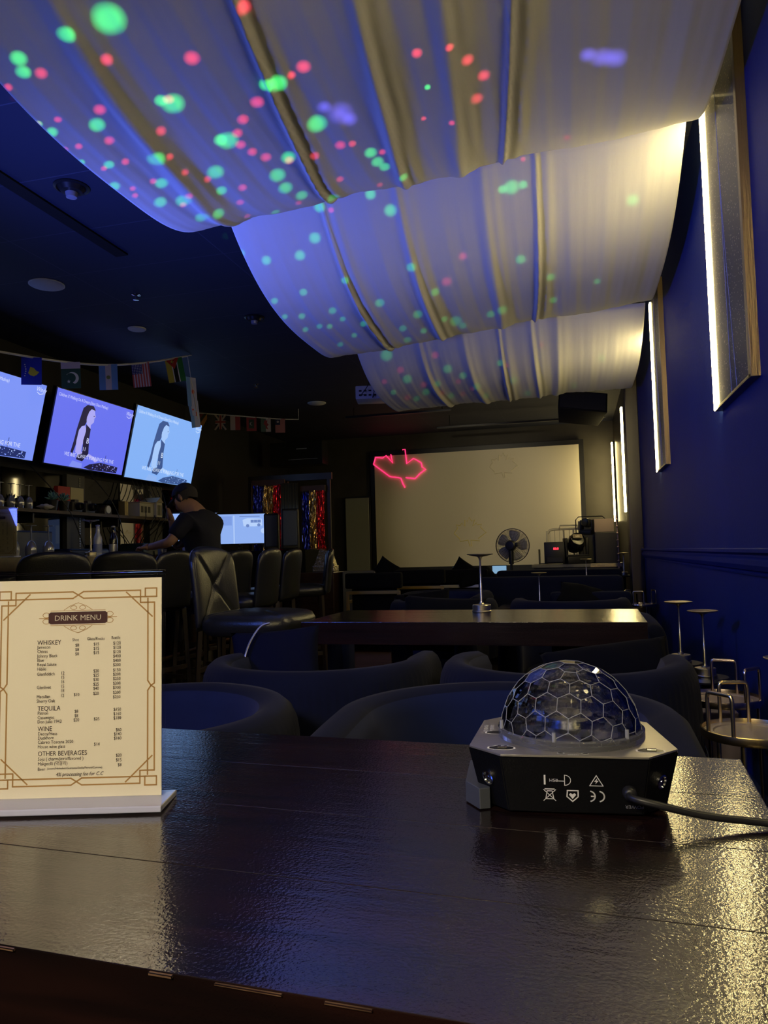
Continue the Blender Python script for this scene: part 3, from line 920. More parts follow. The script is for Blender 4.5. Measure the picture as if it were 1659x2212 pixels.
# ------------------------------------------------------------------ televisions
M_bz = mat('tv_bezel', (.006, .006, .008), rough=.2)
SC = {
 'hair': [(0.375, 0.889), (0.452, 0.893), (0.483, 0.847), (0.48, 0.818), (0.423, 0.83), (0.41, 0.772), (0.409, 0.689), (0.386, 0.601), (0.36, 0.53), (0.328, 0.359), (0.299, 0.18), (0.273, 0.203), (0.29, 0.37), (0.299, 0.535), (0.316, 0.701), (0.332, 0.832)],
 'face': [(0.42, 0.848), (0.477, 0.836), (0.49, 0.784), (0.503, 0.754), (0.488, 0.727), (0.49, 0.672), (0.459, 0.627), (0.463, 0.573), (0.408, 0.606), (0.394, 0.685), (0.394, 0.776)],
 'ear': [(0.38, 0.772), (0.399, 0.768), (0.405, 0.715), (0.388, 0.72)],
 'top': [(0.398, 0.622), (0.464, 0.569), (0.467, 0.443), (0.492, 0.222), (0.432, 0.1), (0.354, 0.116), (0.358, 0.181), (0.414, 0.209), (0.398, 0.392), (0.41, 0.523)],
 'arm': [(0.351, 0.583), (0.386, 0.601), (0.416, 0.543), (0.415, 0.432), (0.396, 0.317), (0.398, 0.234), (0.506, 0.219), (0.575, 0.189), (0.625, 0.139), (0.596, 0.115), (0.513, 0.179), (0.374, 0.175), (0.327, 0.213), (0.318, 0.375), (0.324, 0.522)],
 'jeans': [(0.313, 0.091), (0.437, 0.073), (0.442, 0.002), (0.283, 0.004)],
 'decks': [(0.461, 0.019), (0.53, 0.077), (0.668, 0.126), (0.916, 0.102), (0.911, 0.014), (0.544, 0.002)]}
def em(name, h, s=1.0):
    c = rgb(h)
    return mat(name, (0.0, 0.0, 0.0), rough=.35, emit=c, es=s)
def tv(label, M, W, Hh, pal, k):
    t = thing('television', label, 'television')
    t.matrix_world = M
    b = nb(); box(b, (0, 0, -.028), (W+.022, Hh+.022, .04), .004); box(b, (0, -.04, -.06), (W*.6, Hh*.6, .04), .01); out(b, 'housing', M_bz, t)
    A = Art(lift=.0)
    mk = lambda n: em('screen_%s_%d' % (n, k), pal[n])
    A.rect(-W/2, -Hh/2, W/2, Hh/2, mk('bg'), 0)
    P = lambda pts: [((u-.5)*W, (v-.5)*Hh) for u, v in pts]
    z = .0006
    for key, c_ in (('hair', 'dark'), ('face', 'skin'), ('ear', 'skin'), ('jeans', 'jean'), ('arm', 'skin'), ('top', 'dark')):
        z += .0005; A.poly(P(SC[key]), mk(c_), z)
    z += .0005; A.poly(P([(.372, .87), (.44, .875), (.425, .835), (.405, .80), (.395, .74), (.37, .66), (.335, .70)]), mk('dark'), z)
    A.poly(P(SC['decks']), mk('dark'), z)
    z += .0005
    rnd = random.Random(4)
    for i in range(34):
        u = rnd.uniform(.56, .9); v = rnd.uniform(.02, .105)
        A.disc((u-.5)*W, (v-.5)*Hh, rnd.uniform(.003, .008), mk('skin' if i % 2 else 'bg'), z, 7)
    A.line(P([(.72, .1), (.725, .24)]), .006, mk('dark'), z)
    A.line(P([(.47, .755), (.485, .76)]), .006, mk('dark'), z); A.line(P([(.478, .715), (.492, .712)]), .005, mk('jean'), z)
    A.text('B', (.435-.5)*W, (.36-.5)*Hh, Hh*.11, mk('white'), z+.0003, bold=.004); A.text('11', (.405-.5)*W, (.25-.5)*Hh, Hh*.08, mk('white'), z+.0003, bold=.003)
    A.text('WE ARE ALWAYS RUNNING FOR THE', (.203-.5)*W, (.142-.5)*Hh, Hh*.078, mk('white'), z+.0005, sx=.86*W/Hh/1.777, bold=.0012)
    A.text('Children X Walking On A Dream (Silent Disco Mashup)', (.02-.5)*W, (.905-.5)*Hh, Hh*.062, mk('white'), z+.0005, sx=.74, bold=.0006)
    A.text('Windy', (.895-.5)*W, (.90-.5)*Hh, Hh*.085, mk('white'), z+.0005, sx=.8, shear=.2, bold=.002)
    A.line(P([(.91, .885), (.94, .865), (.975, .885)]), .006, mk('white'), z+.0005)
    out(A.bm, 'screen', A.mats, t, recalc=False)
    return t
palA = dict(bg='#6470EE', dark='#15133A', skin='#A9A6F2', jean='#7F8EF0', white='#D4D8FF')
palB = dict(bg='#84B2F6', dark='#3A568E', skin='#A5C8FA', jean='#8FB5F2', white='#D6E8FF')
palC = dict(bg='#7A93F6', dark='#1B2A66', skin='#B0C4FA', jean='#8FA9F4', white='#DCE4FF')
def tvm(y0, y1, z0, z1, xt, xb):
    bl = Vector((xb, (y0+y1)/2, z0)); tl = Vector((xt, (y0+y1)/2, z1))
    return frame_matrix((bl+tl)/2, (0, 1, 0), tl-bl)
# screens face +X: local x runs along +Y, so the picture reads left to right from inside the room
tv('wall television, leftmost, cut by the frame, pale blue picture', tvm(4.50, 5.71, 1.945, 2.635, -4.64, -4.80), 1.21, .70, palC, 0)
tv('wall television in the middle, violet picture of a woman with long hair', tvm(5.86, 7.08, 1.945, 2.655, -4.64, -4.80), 1.22, .715, palA, 1)
tv('wall television at the right end, larger, light blue picture of a woman', tvm(7.16, 8.60, 1.935, 2.735, -4.64, -4.82), 1.44, .81, palB, 2)
tv('wall television left of the frame above the bar', tvm(3.1, 4.31, 1.945, 2.635, -4.64, -4.80), 1.21, .70, palC, 0)

# ------------------------------------------------------------------ buntings
fl = lambda n, h: mat('flag_'+n, h, rough=.8)
FW, FH = .17, .245
def flag(kind, label, M, s=1.0, group='flags of the bunting over the televisions'):
    A = Art(lift=.0006)
    w2 = FW/2
    if kind == 'stars_map':
        A.rect(-w2, -FH, w2, 0, fl('blue', '#1C2FD0'), 0)
        A.poly([(-.02, -.12), (-.01, -.085), (.02, -.095), (.04, -.12), (.065, -.13), (.045, -.155), (.02, -.17), (-.01, -.16), (-.028, -.14)], fl('yellow', '#C6BE4C'))
        for i in range(6): A.disc(-.045-.004*abs(i-2.5), -.065-.02*i, .006, fl('white', '#D8D8F0'), n=5)
    elif kind == 'crescent':
        A.rect(-w2, -FH, w2, 0, fl('teal', '#2C4F55'), 0); A.rect(-w2, -.062, w2, 0, fl('lilac', '#B9B4E8'))
        o_ = [(.012+.056*math.cos(a), -.15+.056*math.sin(a)) for a in [math.radians(-70+i*11) for i in range(20)]]
        i_ = [(-.004+.046*math.cos(a), -.148+.046*math.sin(a)) for a in [math.radians(142-i*11) for i in range(20)]]
        for k in range(19): A.poly([o_[k], o_[k+1], i_[18-k], i_[19-k]], fl('white', '#D8D8F0'), .0009)
        A.poly([(-.02+.018*(1 if i % 2 == 0 else .42)*math.sin(i*PI/5), -.18+.018*(1 if i % 2 == 0 else .42)*math.cos(i*PI/5)) for i in range(10)], fl('white', '#D8D8F0'))
    elif kind == 'stripes3':
        A.rect(-w2, -FH, w2, 0, fl('sky', '#5E8CF0'), 0); A.rect(-.026, -FH, .028, 0, fl('lilac', '#B9B4E8')); A.disc(0, -.125, .018, fl('olive', '#6F7E60'), .0012)
    elif kind == 'usa':
        A.rect(-w2, -FH, w2, 0, fl('lilac', '#C0B4E0'), 0)
        for i in range(7): A.rect(-w2+FW*(2*i)/13, -FH, -w2+FW*(2*i+1)/13, 0, fl('redstripe', '#B04A58'))
        A.rect(-w2, -.115, .014, 0, fl('navy', '#28348C'), .0012)
        for i in range(6):
            for j in range(7): A.disc(-w2+.010+i*.0155, -.010-j*.0158, .0042, fl('white', '#D8D8F0'), .0016, n=5)
    elif kind == 'moz':
        for i, (a, b2, c_) in enumerate(((-w2, -.028, '#B9B04A'), (-.028, -.018, '#D8D8F0'), (-.018, .022, '#0B0B18'), (.022, .032, '#D8D8F0'), (.032, w2, '#2E7D46'))):
            A.rect(a, -FH, b2, 0, fl('m%d' % i, c_), 0)
        A.poly([(-w2, 0), (w2*.6, 0), (-.005, -.11)], fl('red', '#B8332E')); 
        A.poly([(-.018+.02*(1 if i % 2 == 0 else .42)*math.sin(i*PI/5), -.035+.02*(1 if i % 2 == 0 else .42)*math.cos(i*PI/5)) for i in range(10)], fl('yellow', '#C6BE4C'), .0012)
        A.line([(-.03, -.055), (0, -.02)], .005, fl('m2', '#0B0B18'), .0016)
    elif kind == 'plainblue':
        A.rect(-w2, -FH, w2, 0, fl('lilac2', '#9FA6EE'), 0); A.rect(-w2, -FH, -.02, 0, fl('sky', '#5E8CF0')); A.disc(.02, -.12, .02, fl('red', '#B8332E'), .0012)
    elif kind == 'uk':
        A.rect(-w2, -FH, w2, 0, fl('ukblue', '#20243A'), 0)
        A.line([(-w2, 0), (w2, -FH)], .030, fl('dim', '#A89488')); A.line([(w2, 0), (-w2, -FH)], .030, fl('dim', '#A89488'))
        A.rect(-.026, -FH, .026, 0, fl('dim', '#A89488'), .001); A.rect(-w2, -.15, w2, -.095, fl('dim', '#A89488'), .001)
        A.rect(-.014, -FH, .014, 0, fl('ukred', '#8C3430'), .0014); A.rect(-w2, -.137, w2, -.108, fl('ukred', '#8C3430'), .0014)
    elif kind == 'scot':
        A.rect(-w2, -FH, w2, 0, fl('dgreen', '#3A3A2A'), 0); A.poly([(-w2, -FH), (w2, -.0), (w2, -.09), (0, -FH)], fl('orange', '#B07A40')); A.poly([(-w2, -.16), (.03, 0), (-w2, 0)], fl('dred', '#7C3A34'))
    elif kind == 'wr':
        A.rect(-w2, -FH, 0, 0, fl('dim', '#A89488'), 0); A.rect(0, -FH, w2, 0, fl('ukred', '#8C3430'), 0)
    elif kind == 'redgreen':
        A.rect(-w2, -FH, w2, 0, fl('ukred', '#8C3430'), 0); A.rect(-.045, -.20, .045, -.045, fl('dgreen2', '#35402F')); A.disc(0, -.12, .028, fl('dim', '#A89488'), .0012); A.disc(.01, -.12, .024, fl('dgreen2', '#35402F'), .0016)
    elif kind == 'dragon':
        A.rect(-w2, -FH, 0, 0, fl('dgreen3', '#4A5A48'), 0); A.rect(0, -FH, w2, 0, fl('dim', '#A89488'), 0)
        A.poly([(-.02, -.04), (.03, -.05), (.02, -.09), (.05, -.12), (.02, -.15), (.04, -.2), (0, -.19), (-.01, -.13), (-.04, -.11)], fl('ukred', '#8C3430'))
    elif kind == 'stars_red':
        A.rect(-w2, -FH, w2, 0, fl('pinkish', '#A0645C'), 0); A.rect(-w2, -.11, .0, 0, fl('ukblue', '#20243A')); A.disc(-.04, -.055, .02, fl('dim', '#A89488'), .0012)
    v = list(A.bm.verts)
    # a cloth fall: slight bend so that the flag is not a board, plus a rear side
    o = out(A.bm, 'flag', A.mats, recalc=False)
    o.matrix_world = M @ Matrix.Diagonal((s, s, s, 1))
    md = o.modifiers.new('thick', 'SOLIDIFY'); md.thickness = .001; md.offset = -1
    tag(o, label, 'flag', group)
    return o
cord = [fw(-60, 752, 6.0), fw(0, 760, 6.2), fw(110, 778, 6.55), fw(215, 788, 6.85), fw(310, 784, 7.15), fw(405, 769, 7.45)]
b = nb(); tube(b, cord, .010, 6, smooth_pts=6); tube(b, [fw(405, 769, 7.45), fw(500, 750, 8.3)], .003, 5); tube(b, [fw(405, 769, 7.45), fw(412, 815, 7.5), fw(428, 905, 7.6)], .004, 5)
tag(out(b, 'bunting_cord', mat('white_ribbon', (.7, .7, .8), rough=.8), smooth=60), 'white ribbon cord sagging over the televisions', 'bunting cord')
def fm(px, py, d, tilt=0, yaw=0):
    o = fw(px, py, d)
    x = Vector((CR.x, CR.y, 0)).normalized()
    M = frame_matrix(o, x, (0, 0, 1))
    return M @ Matrix.Rotation(R_(yaw), 4, 'Y') @ Matrix.Rotation(R_(tilt), 4, 'Z')
flag('stars_map', 'deep blue flag with yellow shape and a row of stars', fm(68, 772, 6.42, 0, 10), .98)
flag('crescent', 'dark green flag with white crescent and pale band', fm(152, 782, 6.65, 2, 8), .98)
flag('stripes3', 'flag with light blue, white and light blue stripes', fm(233, 787, 6.9, 2, 8), .98)
flag('usa', 'flag with stars on blue and red white stripes', fm(302, 783, 7.15, 6, 8), .98)
flag('moz', 'flag with red triangle and yellow, black and green bands', fm(374, 774, 7.35, 10, 8), .98)
flag('plainblue', 'pale flag hanging edge on from the cord end, upper of the three', fm(412, 815, 7.5, 8, 76), 1.2)
flag('plainblue', 'small pale flag hanging near the television corner, left of the three', fm(413, 872, 7.5, 14, 60), .5)
flag('plainblue', 'pale flag hanging lowest over the television corner', fm(418, 866, 7.56, 12, 76), 1.1)
cord2 = [fw(425, 892, 9.9), fw(520, 899, 10.1), fw(600, 905, 10.3), fw(645, 906, 10.4)]
b = nb(); tube(b, cord2, .008, 6, smooth_pts=4)
for p in (cord2[0], cord2[-1]): tube(b, [p, Vector((p.x, p.y, CEIL))], .004, 5)
tag(out(b, 'bunting_cord', mat('white_ribbon2', (.5, .48, .45), rough=.8), smooth=60), 'thin cord of the far bunting behind the bar', 'bunting cord')
g2 = 'flags of the far bunting'
for kd, px, lab in (('scot', 436, 'dark flag with an orange diagonal, leftmost of the far bunting'), ('uk', 476, 'flag with crossed red and white bars on the far bunting'), ('wr', 508, 'half white half red flag on the far bunting'), ('redgreen', 543, 'red flag with dark centre on the far bunting'), ('dragon', 574, 'green and white flag with red figure on the far bunting'), ('stars_red', 605, 'pinkish striped flag, rightmost of the far bunting')):
    flag(kd, lab, fm(px, 893+(px-425)*.0636, 9.9+(px-425)*.00227, 0, 4), .80, g2)

# ------------------------------------------------------------------ menus
M_acr = mat('clear_acrylic', (.93, .94, 1.0), rough=.05, trans=1.0, ior=1.49)
def thin_glass(name, tint=(.97, .97, 1.0), rough=.03, ior=1.45):
    m = bpy.data.materials.new(name); m.use_nodes = True; nt = m.node_tree
    for n in list(nt.nodes): nt.nodes.remove(n)
    o = nt.nodes.new('ShaderNodeOutputMaterial'); a = nt.nodes.new('ShaderNodeBsdfTransparent'); g = nt.nodes.new('ShaderNodeBsdfGlossy'); x = nt.nodes.new('ShaderNodeMixShader'); f = nt.nodes.new('ShaderNodeFresnel')
    a.inputs[0].default_value = (*tint, 1); g.inputs['Roughness'].default_value = rough; f.inputs[0].default_value = ior
    nt.links.new(f.outputs[0], x.inputs[0]); nt.links.new(a.outputs[0], x.inputs[1]); nt.links.new(g.outputs[0], x.inputs[2]); nt.links.new(x.outputs[0], o.inputs[0])
    return m
M_thin = thin_glass('clear_pane')
M_paper = mat('cream_menu_paper', (.86, .80, .62), rough=.55, coat=.3)
M_mgold = mat('menu_gold_print', (.42, .24, .075), rough=.5)
M_ink = mat('menu_ink', (.035, .022, .02), rough=.6)
M_plaque = mat('menu_plaque', (.05, .012, .014), rough=.5)
def menu(label, M):
    t = thing('menu_stand', label, 'menu')
    t.matrix_world = M
    W, Hh = .190, .243
    b = nb(); box(b, (0, Hh/2+.006, 0), (W, Hh, .0012)); 
    A = Art(b, lift=.0008); A.mats = [M_paper]
    X = lambda px: (px-650)/1370*W*.985      # centre of the print
    Y = lambda py: .243-(py-95)/1870*.240+.004
    g = M_mgold; wd = .0016
    # border: two interlaced lines, mirrored into the four corners
    for sx in (-1, 1):
        for ty in (0, 1):
            def q(pts): return [(sx*x, (Hh+.012-y if ty else y)) for x, y in pts]
            xo, xi, yo, yi = .087, .0795, .020, .0275
            A.line(q([(.0, .0237), (.006, yo), (.071, yo), (.071, .034), (.087, .034), (.087, .125)]), wd, g)
            A.line(q([(.0, .0237), (.006, yi), (xi-.002, yi)]), wd, g); A.line(q([(xi, yi+.002), (xi, .122), (.0832, .1275)]), wd, g)
            A.line(q([(.087, .125), (.0832, .1275)]), wd, g)
            A.line(q([(.0765, .018), (.0895, .018), (.0895, .0275), (.0765, .0275), (.0765, .018)]), wd, g)
            A.line(q([(.055, .022), (.0845, .050)]), wd, g)
    # plaque and scrolls
    cy = Y(418)
    A.poly([(-.0335, cy-.005), (-.031, cy-.0068), (.031, cy-.0068), (.0335, cy-.005), (.0335, cy+.005), (.031, cy+.0068), (-.031, cy+.0068), (-.0335, cy+.005)], M_plaque, .0009)
    A.line([(-.031, cy+.0082), (.031, cy+.0082)], .0006, g); A.line([(-.031, cy-.0082), (.031, cy-.0082)], .0006, g)
    for s in (-1, 1):
        for ty in (-1, 1):
            A.line([(s*(.036+.004*math.cos(a*.5)), cy+ty*(.0035+.0028*math.sin(a*.5))) for a in range(0, 14)], .0006, g)
            A.line([(s*(.005+.0035*math.cos(a*.5)), cy+ty*(.0115+.0022*math.sin(a*.5))) for a in range(0, 14)], .0006, g)
            A.line([(s*.016, cy+ty*.009), (s*.009, cy+ty*.0135), (0, cy+ty*.017)], .0006, g)
        A.line([(s*.0335, cy), (s*.044, cy)], .0008, g)
    A.text('DRINK MENU', 0, cy-.0029, .0086, mat('plaque_letter', (.62, .56, .45), rough=.5), .0012, 'CENTER', sx=1.02, bold=.00008)
    def T(s, px, py, sz=.0052, al='LEFT', bold=.00006, **k): A.text(s, X(px), Y(py)-sz*.36, sz, M_ink, .0010, al, sx=.86, bold=bold, **k)
    H1 = .0074
    T('WHISKEY', 315, 628, H1, bold=.00014); T('Shot', 632, 610, .0048, 'CENTER'); T('Glass/Rocks', 800, 605, .0048, 'CENTER'); T('Bottle', 967, 600, .0048, 'CENTER')
    rows = [('Jameson', '', '$8', '$15', '$120', 668), ('Chivas', '', '$8', '$15', '$120', 706), ('Johnny Black', '', '$8', '$15', '$120', 744), ('Blue', '', '', '', '$400', 782), ('Royal Salute', '', '', '', '$400', 820), ('Hibiki', '', '', '', '$200', 858),
            ('Glenfiddich', '12', '', '$20', '$150', 903), ('', '15', '', '$25', '$200', 940), ('', '16', '', '$30', '$250', 978), ('Glenlivet', '15', '', '$25', '$200', 1018), ('', '18', '', '$40', '$300', 1055), ('Macallan', '12', '$10', '$20', '$200', 1098), ('Sherry Oak', '', '', '', '$230', 1136)]
    for n_, a_, s_, gl, bt, py in rows:
        T(n_, 315, py, .0052); T(a_, 512, py-5, .0050)
        T(s_, 645, py-10, .0050, 'CENTER'); T(gl, 805, py-16, .0050, 'CENTER'); T(bt, 1008, py-20, .0050, 'RIGHT')
    T('TEQUILA', 325, 1200, H1, bold=.00014)
    for n_, s_, gl, bt, py in (('Patron', '$8', '', '$150', 1240), ('Casamigos', '$8', '', '$160', 1278), ('Don Julio 1942', '$20', '$25', '$180', 1314)):
        T(n_, 325, py, .0052); T(s_, 645, py-8, .0050, 'CENTER'); T(gl, 812, py-12, .0050, 'CENTER'); T(bt, 1014, py-16, .0050, 'RIGHT')
    T('WINE', 328, 1375, H1, bold=.00014)
    for n_, gl, bt, py in (('Decoy/Hess', '', '$60', 1418), ('Duckhorn', '', '$140', 1454), ('Cabreo Toscana 2020', '', '$160', 1490), ('House wine glass', '$14', '', 1528)):
        T(n_, 330, py, .0052); T(gl, 815, py-10, .0050, 'CENTER'); T(bt, 1018, py-18, .0050, 'RIGHT')
    T('OTHER BEVERAGES', 332, 1588, H1, bold=.00014)
    T('Soju ( charm/jinro/flavored )', 333, 1634, .0052); T('$20', 1020, 1618, .0050, 'RIGHT')
    T('Makgeolli (막걸리)', 333, 1674, .0052); T('$15', 1020, 1658, .0050, 'RIGHT')
    T('Beer', 333, 1720, .0052); T('(coors/Heineken/Guinness/Stella/Peroni/Corona)', 412, 1716, .0036, bold=.00005); T('$8', 1020, 1700, .0050, 'RIGHT')
    T('4% processing fee for C.C', 675, 1768, .0058, 'CENTER', shear=.3, bold=0)
    out(b, 'menu_card', A.mats, t, recalc=False)
    b = nb(); box(b, (0, Hh/2+.007, .0042), (W+.006, Hh+.006, .0022), .0004)
    box(b, (0, Hh/2+.007, -.0038), (W+.006, Hh+.006, .0030), .0004); out(b, 'acrylic_sleeve', M_thin, t)
    b = nb(); box(b, (0, Hh+.0135, .0003), (W+.006, .0024, .0112), .0005); out(b, 'top_edge', M_acr, t)
    b = nb(); box(b, (.001, .0035, .012), (W+.022, .0065, .062), .0012); out(b, 'acrylic_base', mat('frosty_acrylic', (.62, .64, .85), rough=.12, trans=.35, coat=1), t)
    return t
a_ = R_(15)
menu('clear acrylic menu stand with the drink menu, standing on the near table', frame_matrix((-.462-.0945*math.cos(a_), .752-.0945*math.sin(a_), .7505), (math.cos(a_), math.sin(a_), 0), (0, 0, 1)) @ Matrix.Rotation(R_(-2), 4, 'X'))

menu('small white looking menu stand on the far bar counter, at the left edge', frame_matrix((-2.90, 3.21, 1.0505), (math.cos(R_(10)), math.sin(R_(10)), 0), (0, 0, 1)))
# directions and widths of the beams of the crystal dome lamp
GOBO={'R':[(-0.3984,0.4696,0.7879,0.0106),(-0.4759,0.4931,0.7282,0.0108),(-0.5634,0.4416,0.6983,0.0085),(-0.6271,0.4118,0.6612,0.0076),(-0.5906,0.4827,0.6467,0.0081),(-0.5363,0.5478,0.6421,0.0078),(-0.5169,0.5213,0.679,0.0077),(-0.6594,0.4025,0.635,0.0052),(-0.6324,0.4623,0.6215,0.0049),(-0.6513,0.4523,0.6093,0.0048),(-0.5928,0.5192,0.6156,0.007),(-0.6239,0.5019,0.5991,0.005),(-0.6372,0.4947,0.591,0.0043),(-0.5839,0.5519,0.5953,0.0058),(-0.6074,0.542,0.5807,0.0045),(-0.5355,0.5794,0.6145,0.0059),(-0.5227,0.6076,0.598,0.006),(-0.497,0.6344,0.5921,0.0061),(-0.4558,0.6686,0.5875,0.0069),(-0.5601,0.5937,0.5778,0.0053),(-0.5248,0.6343,0.5677,0.0061),(-0.5321,0.6415,0.5526,0.0054),(-0.5834,0.5934,0.5545,0.0046),(-0.584,0.5846,0.5631,0.0046),(-0.4531,0.7073,0.5426,0.0055),(-0.4613,0.6839,0.5652,0.0062),(-0.3456,0.5684,0.7466,0.0106),(-0.3634,0.5717,0.7356,0.0067),(-0.4153,0.5811,0.6999,0.01),(-0.438,0.5918,0.6767,0.0087),(-0.449,0.6036,0.6589,0.0081),(-0.4482,0.619,0.6449,0.0081),(-0.4355,0.6349,0.6382,0.0075),(-0.4191,0.6503,0.6335,0.0083),(-0.3891,0.6694,0.6328,0.0076),(-0.3537,0.6798,0.6424,0.0077),(-0.316,0.6829,0.6586,0.0084),(-0.2991,0.6874,0.6619,0.0063),(-0.3223,0.7243,0.6095,0.0064),(-0.3836,0.7264,0.5703,0.0056),(-0.3319,0.7704,0.5444,0.0048),(-0.2654,0.7542,0.6007,0.0057),(-0.2577,0.7134,0.6517,0.0056),(-0.1892,0.6103,0.7692,0.008),(-0.1426,0.6145,0.7759,0.0067),(-0.1191,0.6403,0.7588,0.0094),(-0.0983,0.667,0.7385,0.0095),(-0.1113,0.6924,0.7129,0.0096),(-0.1514,0.709,0.6887,0.0049),(-0.1915,0.6942,0.6938,0.0042),(-0.0497,0.7983,0.6002,0.004),(0.0146,0.7679,0.6404,0.0054),(-0.1758,0.8778,0.4455,0.0086),(-0.1487,0.8633,0.4822,0.0071),(-0.2467,0.9229,0.2955,0.0063),(-0.1945,0.9284,0.3166,0.0063),(-0.2138,0.9384,0.2714,0.0056),(-0.1866,0.9483,0.2566,0.0049),(-0.1623,0.9478,0.2745,0.0049),(-0.2378,0.9384,0.2509,0.0056),(-0.1558,0.9548,0.2534,0.0049),(-0.2711,0.9216,0.2779,0.0049),(-0.0895,0.951,0.2959,0.0042),(-0.142,0.9546,0.262,0.0042),(-0.0373,0.9455,0.3234,0.0041)],'G':[(-0.543,0.4087,0.7335,0.0201),(-0.5888,0.3935,0.7061,0.0104),(-0.6386,0.3859,0.6657,0.0097),(-0.641,0.3993,0.6555,0.0087),(-0.5134,0.5287,0.6759,0.0155),(-0.5252,0.5179,0.6753,0.009),(-0.599,0.4952,0.6292,0.0106),(-0.3831,0.572,0.7253,0.0133),(-0.3979,0.566,0.722,0.0106),(-0.3432,0.6442,0.6835,0.0152),(-0.4625,0.6061,0.6471,0.0148),(-0.4709,0.6004,0.6463,0.0101),(-0.3897,0.6655,0.6365,0.0111),(-0.6422,0.4696,0.6058,0.0073),(-0.6508,0.453,0.6093,0.0054),(-0.6269,0.519,0.581,0.005),(-0.6014,0.5421,0.587,0.007),(-0.551,0.5706,0.6089,0.0118),(-0.6022,0.568,0.561,0.0078),(-0.5515,0.602,0.5774,0.0093),(-0.4856,0.6325,0.6035,0.0122),(-0.4825,0.6572,0.5791,0.0082),(-0.4081,0.6786,0.6107,0.0125),(-0.3999,0.6985,0.5934,0.0112),(-0.3785,0.7189,0.583,0.0098),(-0.3336,0.745,0.5777,0.0099),(-0.5314,0.6367,0.5588,0.0108),(-0.5578,0.6202,0.5516,0.0094),(-0.4918,0.6777,0.5467,0.0096),(-0.5123,0.6697,0.5377,0.0096),(-0.3467,0.762,0.547,0.0083),(-0.4151,0.7236,0.5515,0.007),(-0.2736,0.7771,0.5667,0.0083),(-0.2745,0.7084,0.6502,0.0098),(-0.2661,0.7231,0.6374,0.0099),(-0.2304,0.7542,0.6149,0.0078),(-0.2566,0.7329,0.6301,0.0085),(-0.1806,0.6567,0.7322,0.0048),(-0.2487,0.799,0.5475,0.0098),(-0.3605,0.7828,0.5072,0.0091),(-0.3847,0.787,0.4824,0.0084),(-0.4304,0.7695,0.4719,0.0076),(-0.461,0.748,0.4775,0.0062),(-0.3871,0.8154,0.4305,0.0064),(-0.3266,0.8308,0.4507,0.0064),(-0.4275,0.803,0.4151,0.0056),(-0.4158,0.8207,0.3918,0.005),(-0.3922,0.8315,0.3935,0.0057),(-0.3485,0.846,0.4035,0.0064),(-0.2787,0.8656,0.4161,0.0079),(-0.2276,0.8525,0.4705,0.0079),(-0.1943,0.8815,0.4304,0.0072),(-0.2225,0.8912,0.3953,0.0079),(-0.388,0.8432,0.372,0.005),(-0.3682,0.8495,0.3778,0.005),(-0.3345,0.8578,0.3903,0.005),(-0.3181,0.8759,0.3628,0.005),(-0.3537,0.8556,0.378,0.005),(-0.3384,0.8747,0.347,0.005),(-0.3042,0.8725,0.3823,0.0057),(-0.2454,0.895,0.3725,0.0065),(-0.2385,0.9053,0.3516,0.0064),(-0.2139,0.9054,0.3666,0.0057),(-0.1644,0.9106,0.3793,0.01),(-0.1819,0.905,0.3846,0.0057),(-0.069,0.8194,0.569,0.0117),(-0.0827,0.8192,0.5675,0.0069),(-0.0521,0.8197,0.5705,0.0068),(0.101,0.8429,0.5285,0.0093),(-0.0623,0.8804,0.4702,0.0085),(-0.0937,0.9149,0.3927,0.0085),(-0.1114,0.9155,0.3866,0.0071),(-0.0191,0.899,0.4376,0.007),(-0.0174,0.9168,0.3991,0.0063),(0.0473,0.9057,0.4212,0.0055),(-0.154,0.916,0.3704,0.0064),(-0.2654,0.9102,0.3181,0.0098),(-0.2373,0.9299,0.2809,0.0077),(-0.1773,0.9389,0.2949,0.0077),(-0.2105,0.9426,0.2591,0.0063),(-0.2581,0.9303,0.2606,0.0049),(-0.1932,0.9427,0.2722,0.0056),(-0.1551,0.9463,0.2837,0.0063),(-0.135,0.9546,0.2654,0.0063),(-0.0995,0.9487,0.3001,0.0056),(-0.0802,0.9591,0.2716,0.0062),(-0.0605,0.9668,0.2482,0.0055),(0.0474,0.9545,0.2943,0.0061),(0.0063,0.9672,0.2539,0.0047),(-0.2242,0.9423,0.2488,0.0056),(-0.1729,0.9524,0.2511,0.0056),(-0.1216,0.9609,0.2488,0.0049)],'B':[(-0.3088,0.6441,0.6998,0.0193),(-0.3294,0.6275,0.7055,0.0109),(-0.2973,0.6568,0.693,0.0124),(0.0484,0.6725,0.7385,0.0118),(0.067,0.6786,0.7314,0.0156),(0.0854,0.6822,0.7262,0.0156)]}
# ------------------------------------------------------------------ crystal dome party lamp
DX, DY, DZ = -.020, .868, .7505
dev = thing('party_lamp', 'octagonal party projector lamp with a faceted clear dome on the near table', 'party lamp', (DX, DY, DZ), R_(4.5))
def octo(w, d, c, back=0.9):
    return [(-w+c, -d), (w-c, -d), (w, -d+c), (w*back, d-c*.9), (w*back-c*.9, d), (-w*back+c*.9, d), (-w*back, d-c*.9), (-w, -d+c)]
b = nb()
lo = octo(.094, .080, .028); hi = octo(.107, .092, .034)
va = [b.verts.new((x, y, .002)) for x, y in lo]; vb = [b.verts.new((x, y, .060)) for x, y in hi]
b.faces.new(va[::-1]); b.faces.new(vb)
for i in range(8): b.faces.new((va[i], va[(i+1) % 8], vb[(i+1) % 8], vb[i]))
bmesh.ops.bevel(b, geom=list(b.edges), offset=.0012, segments=2, affect='EDGES')
out(b, 'body', mat('black_device_plastic', (.002, .0022, .0035), rough=.5, spec=.18, bump=.1, bscale=500), dev, smooth=30)
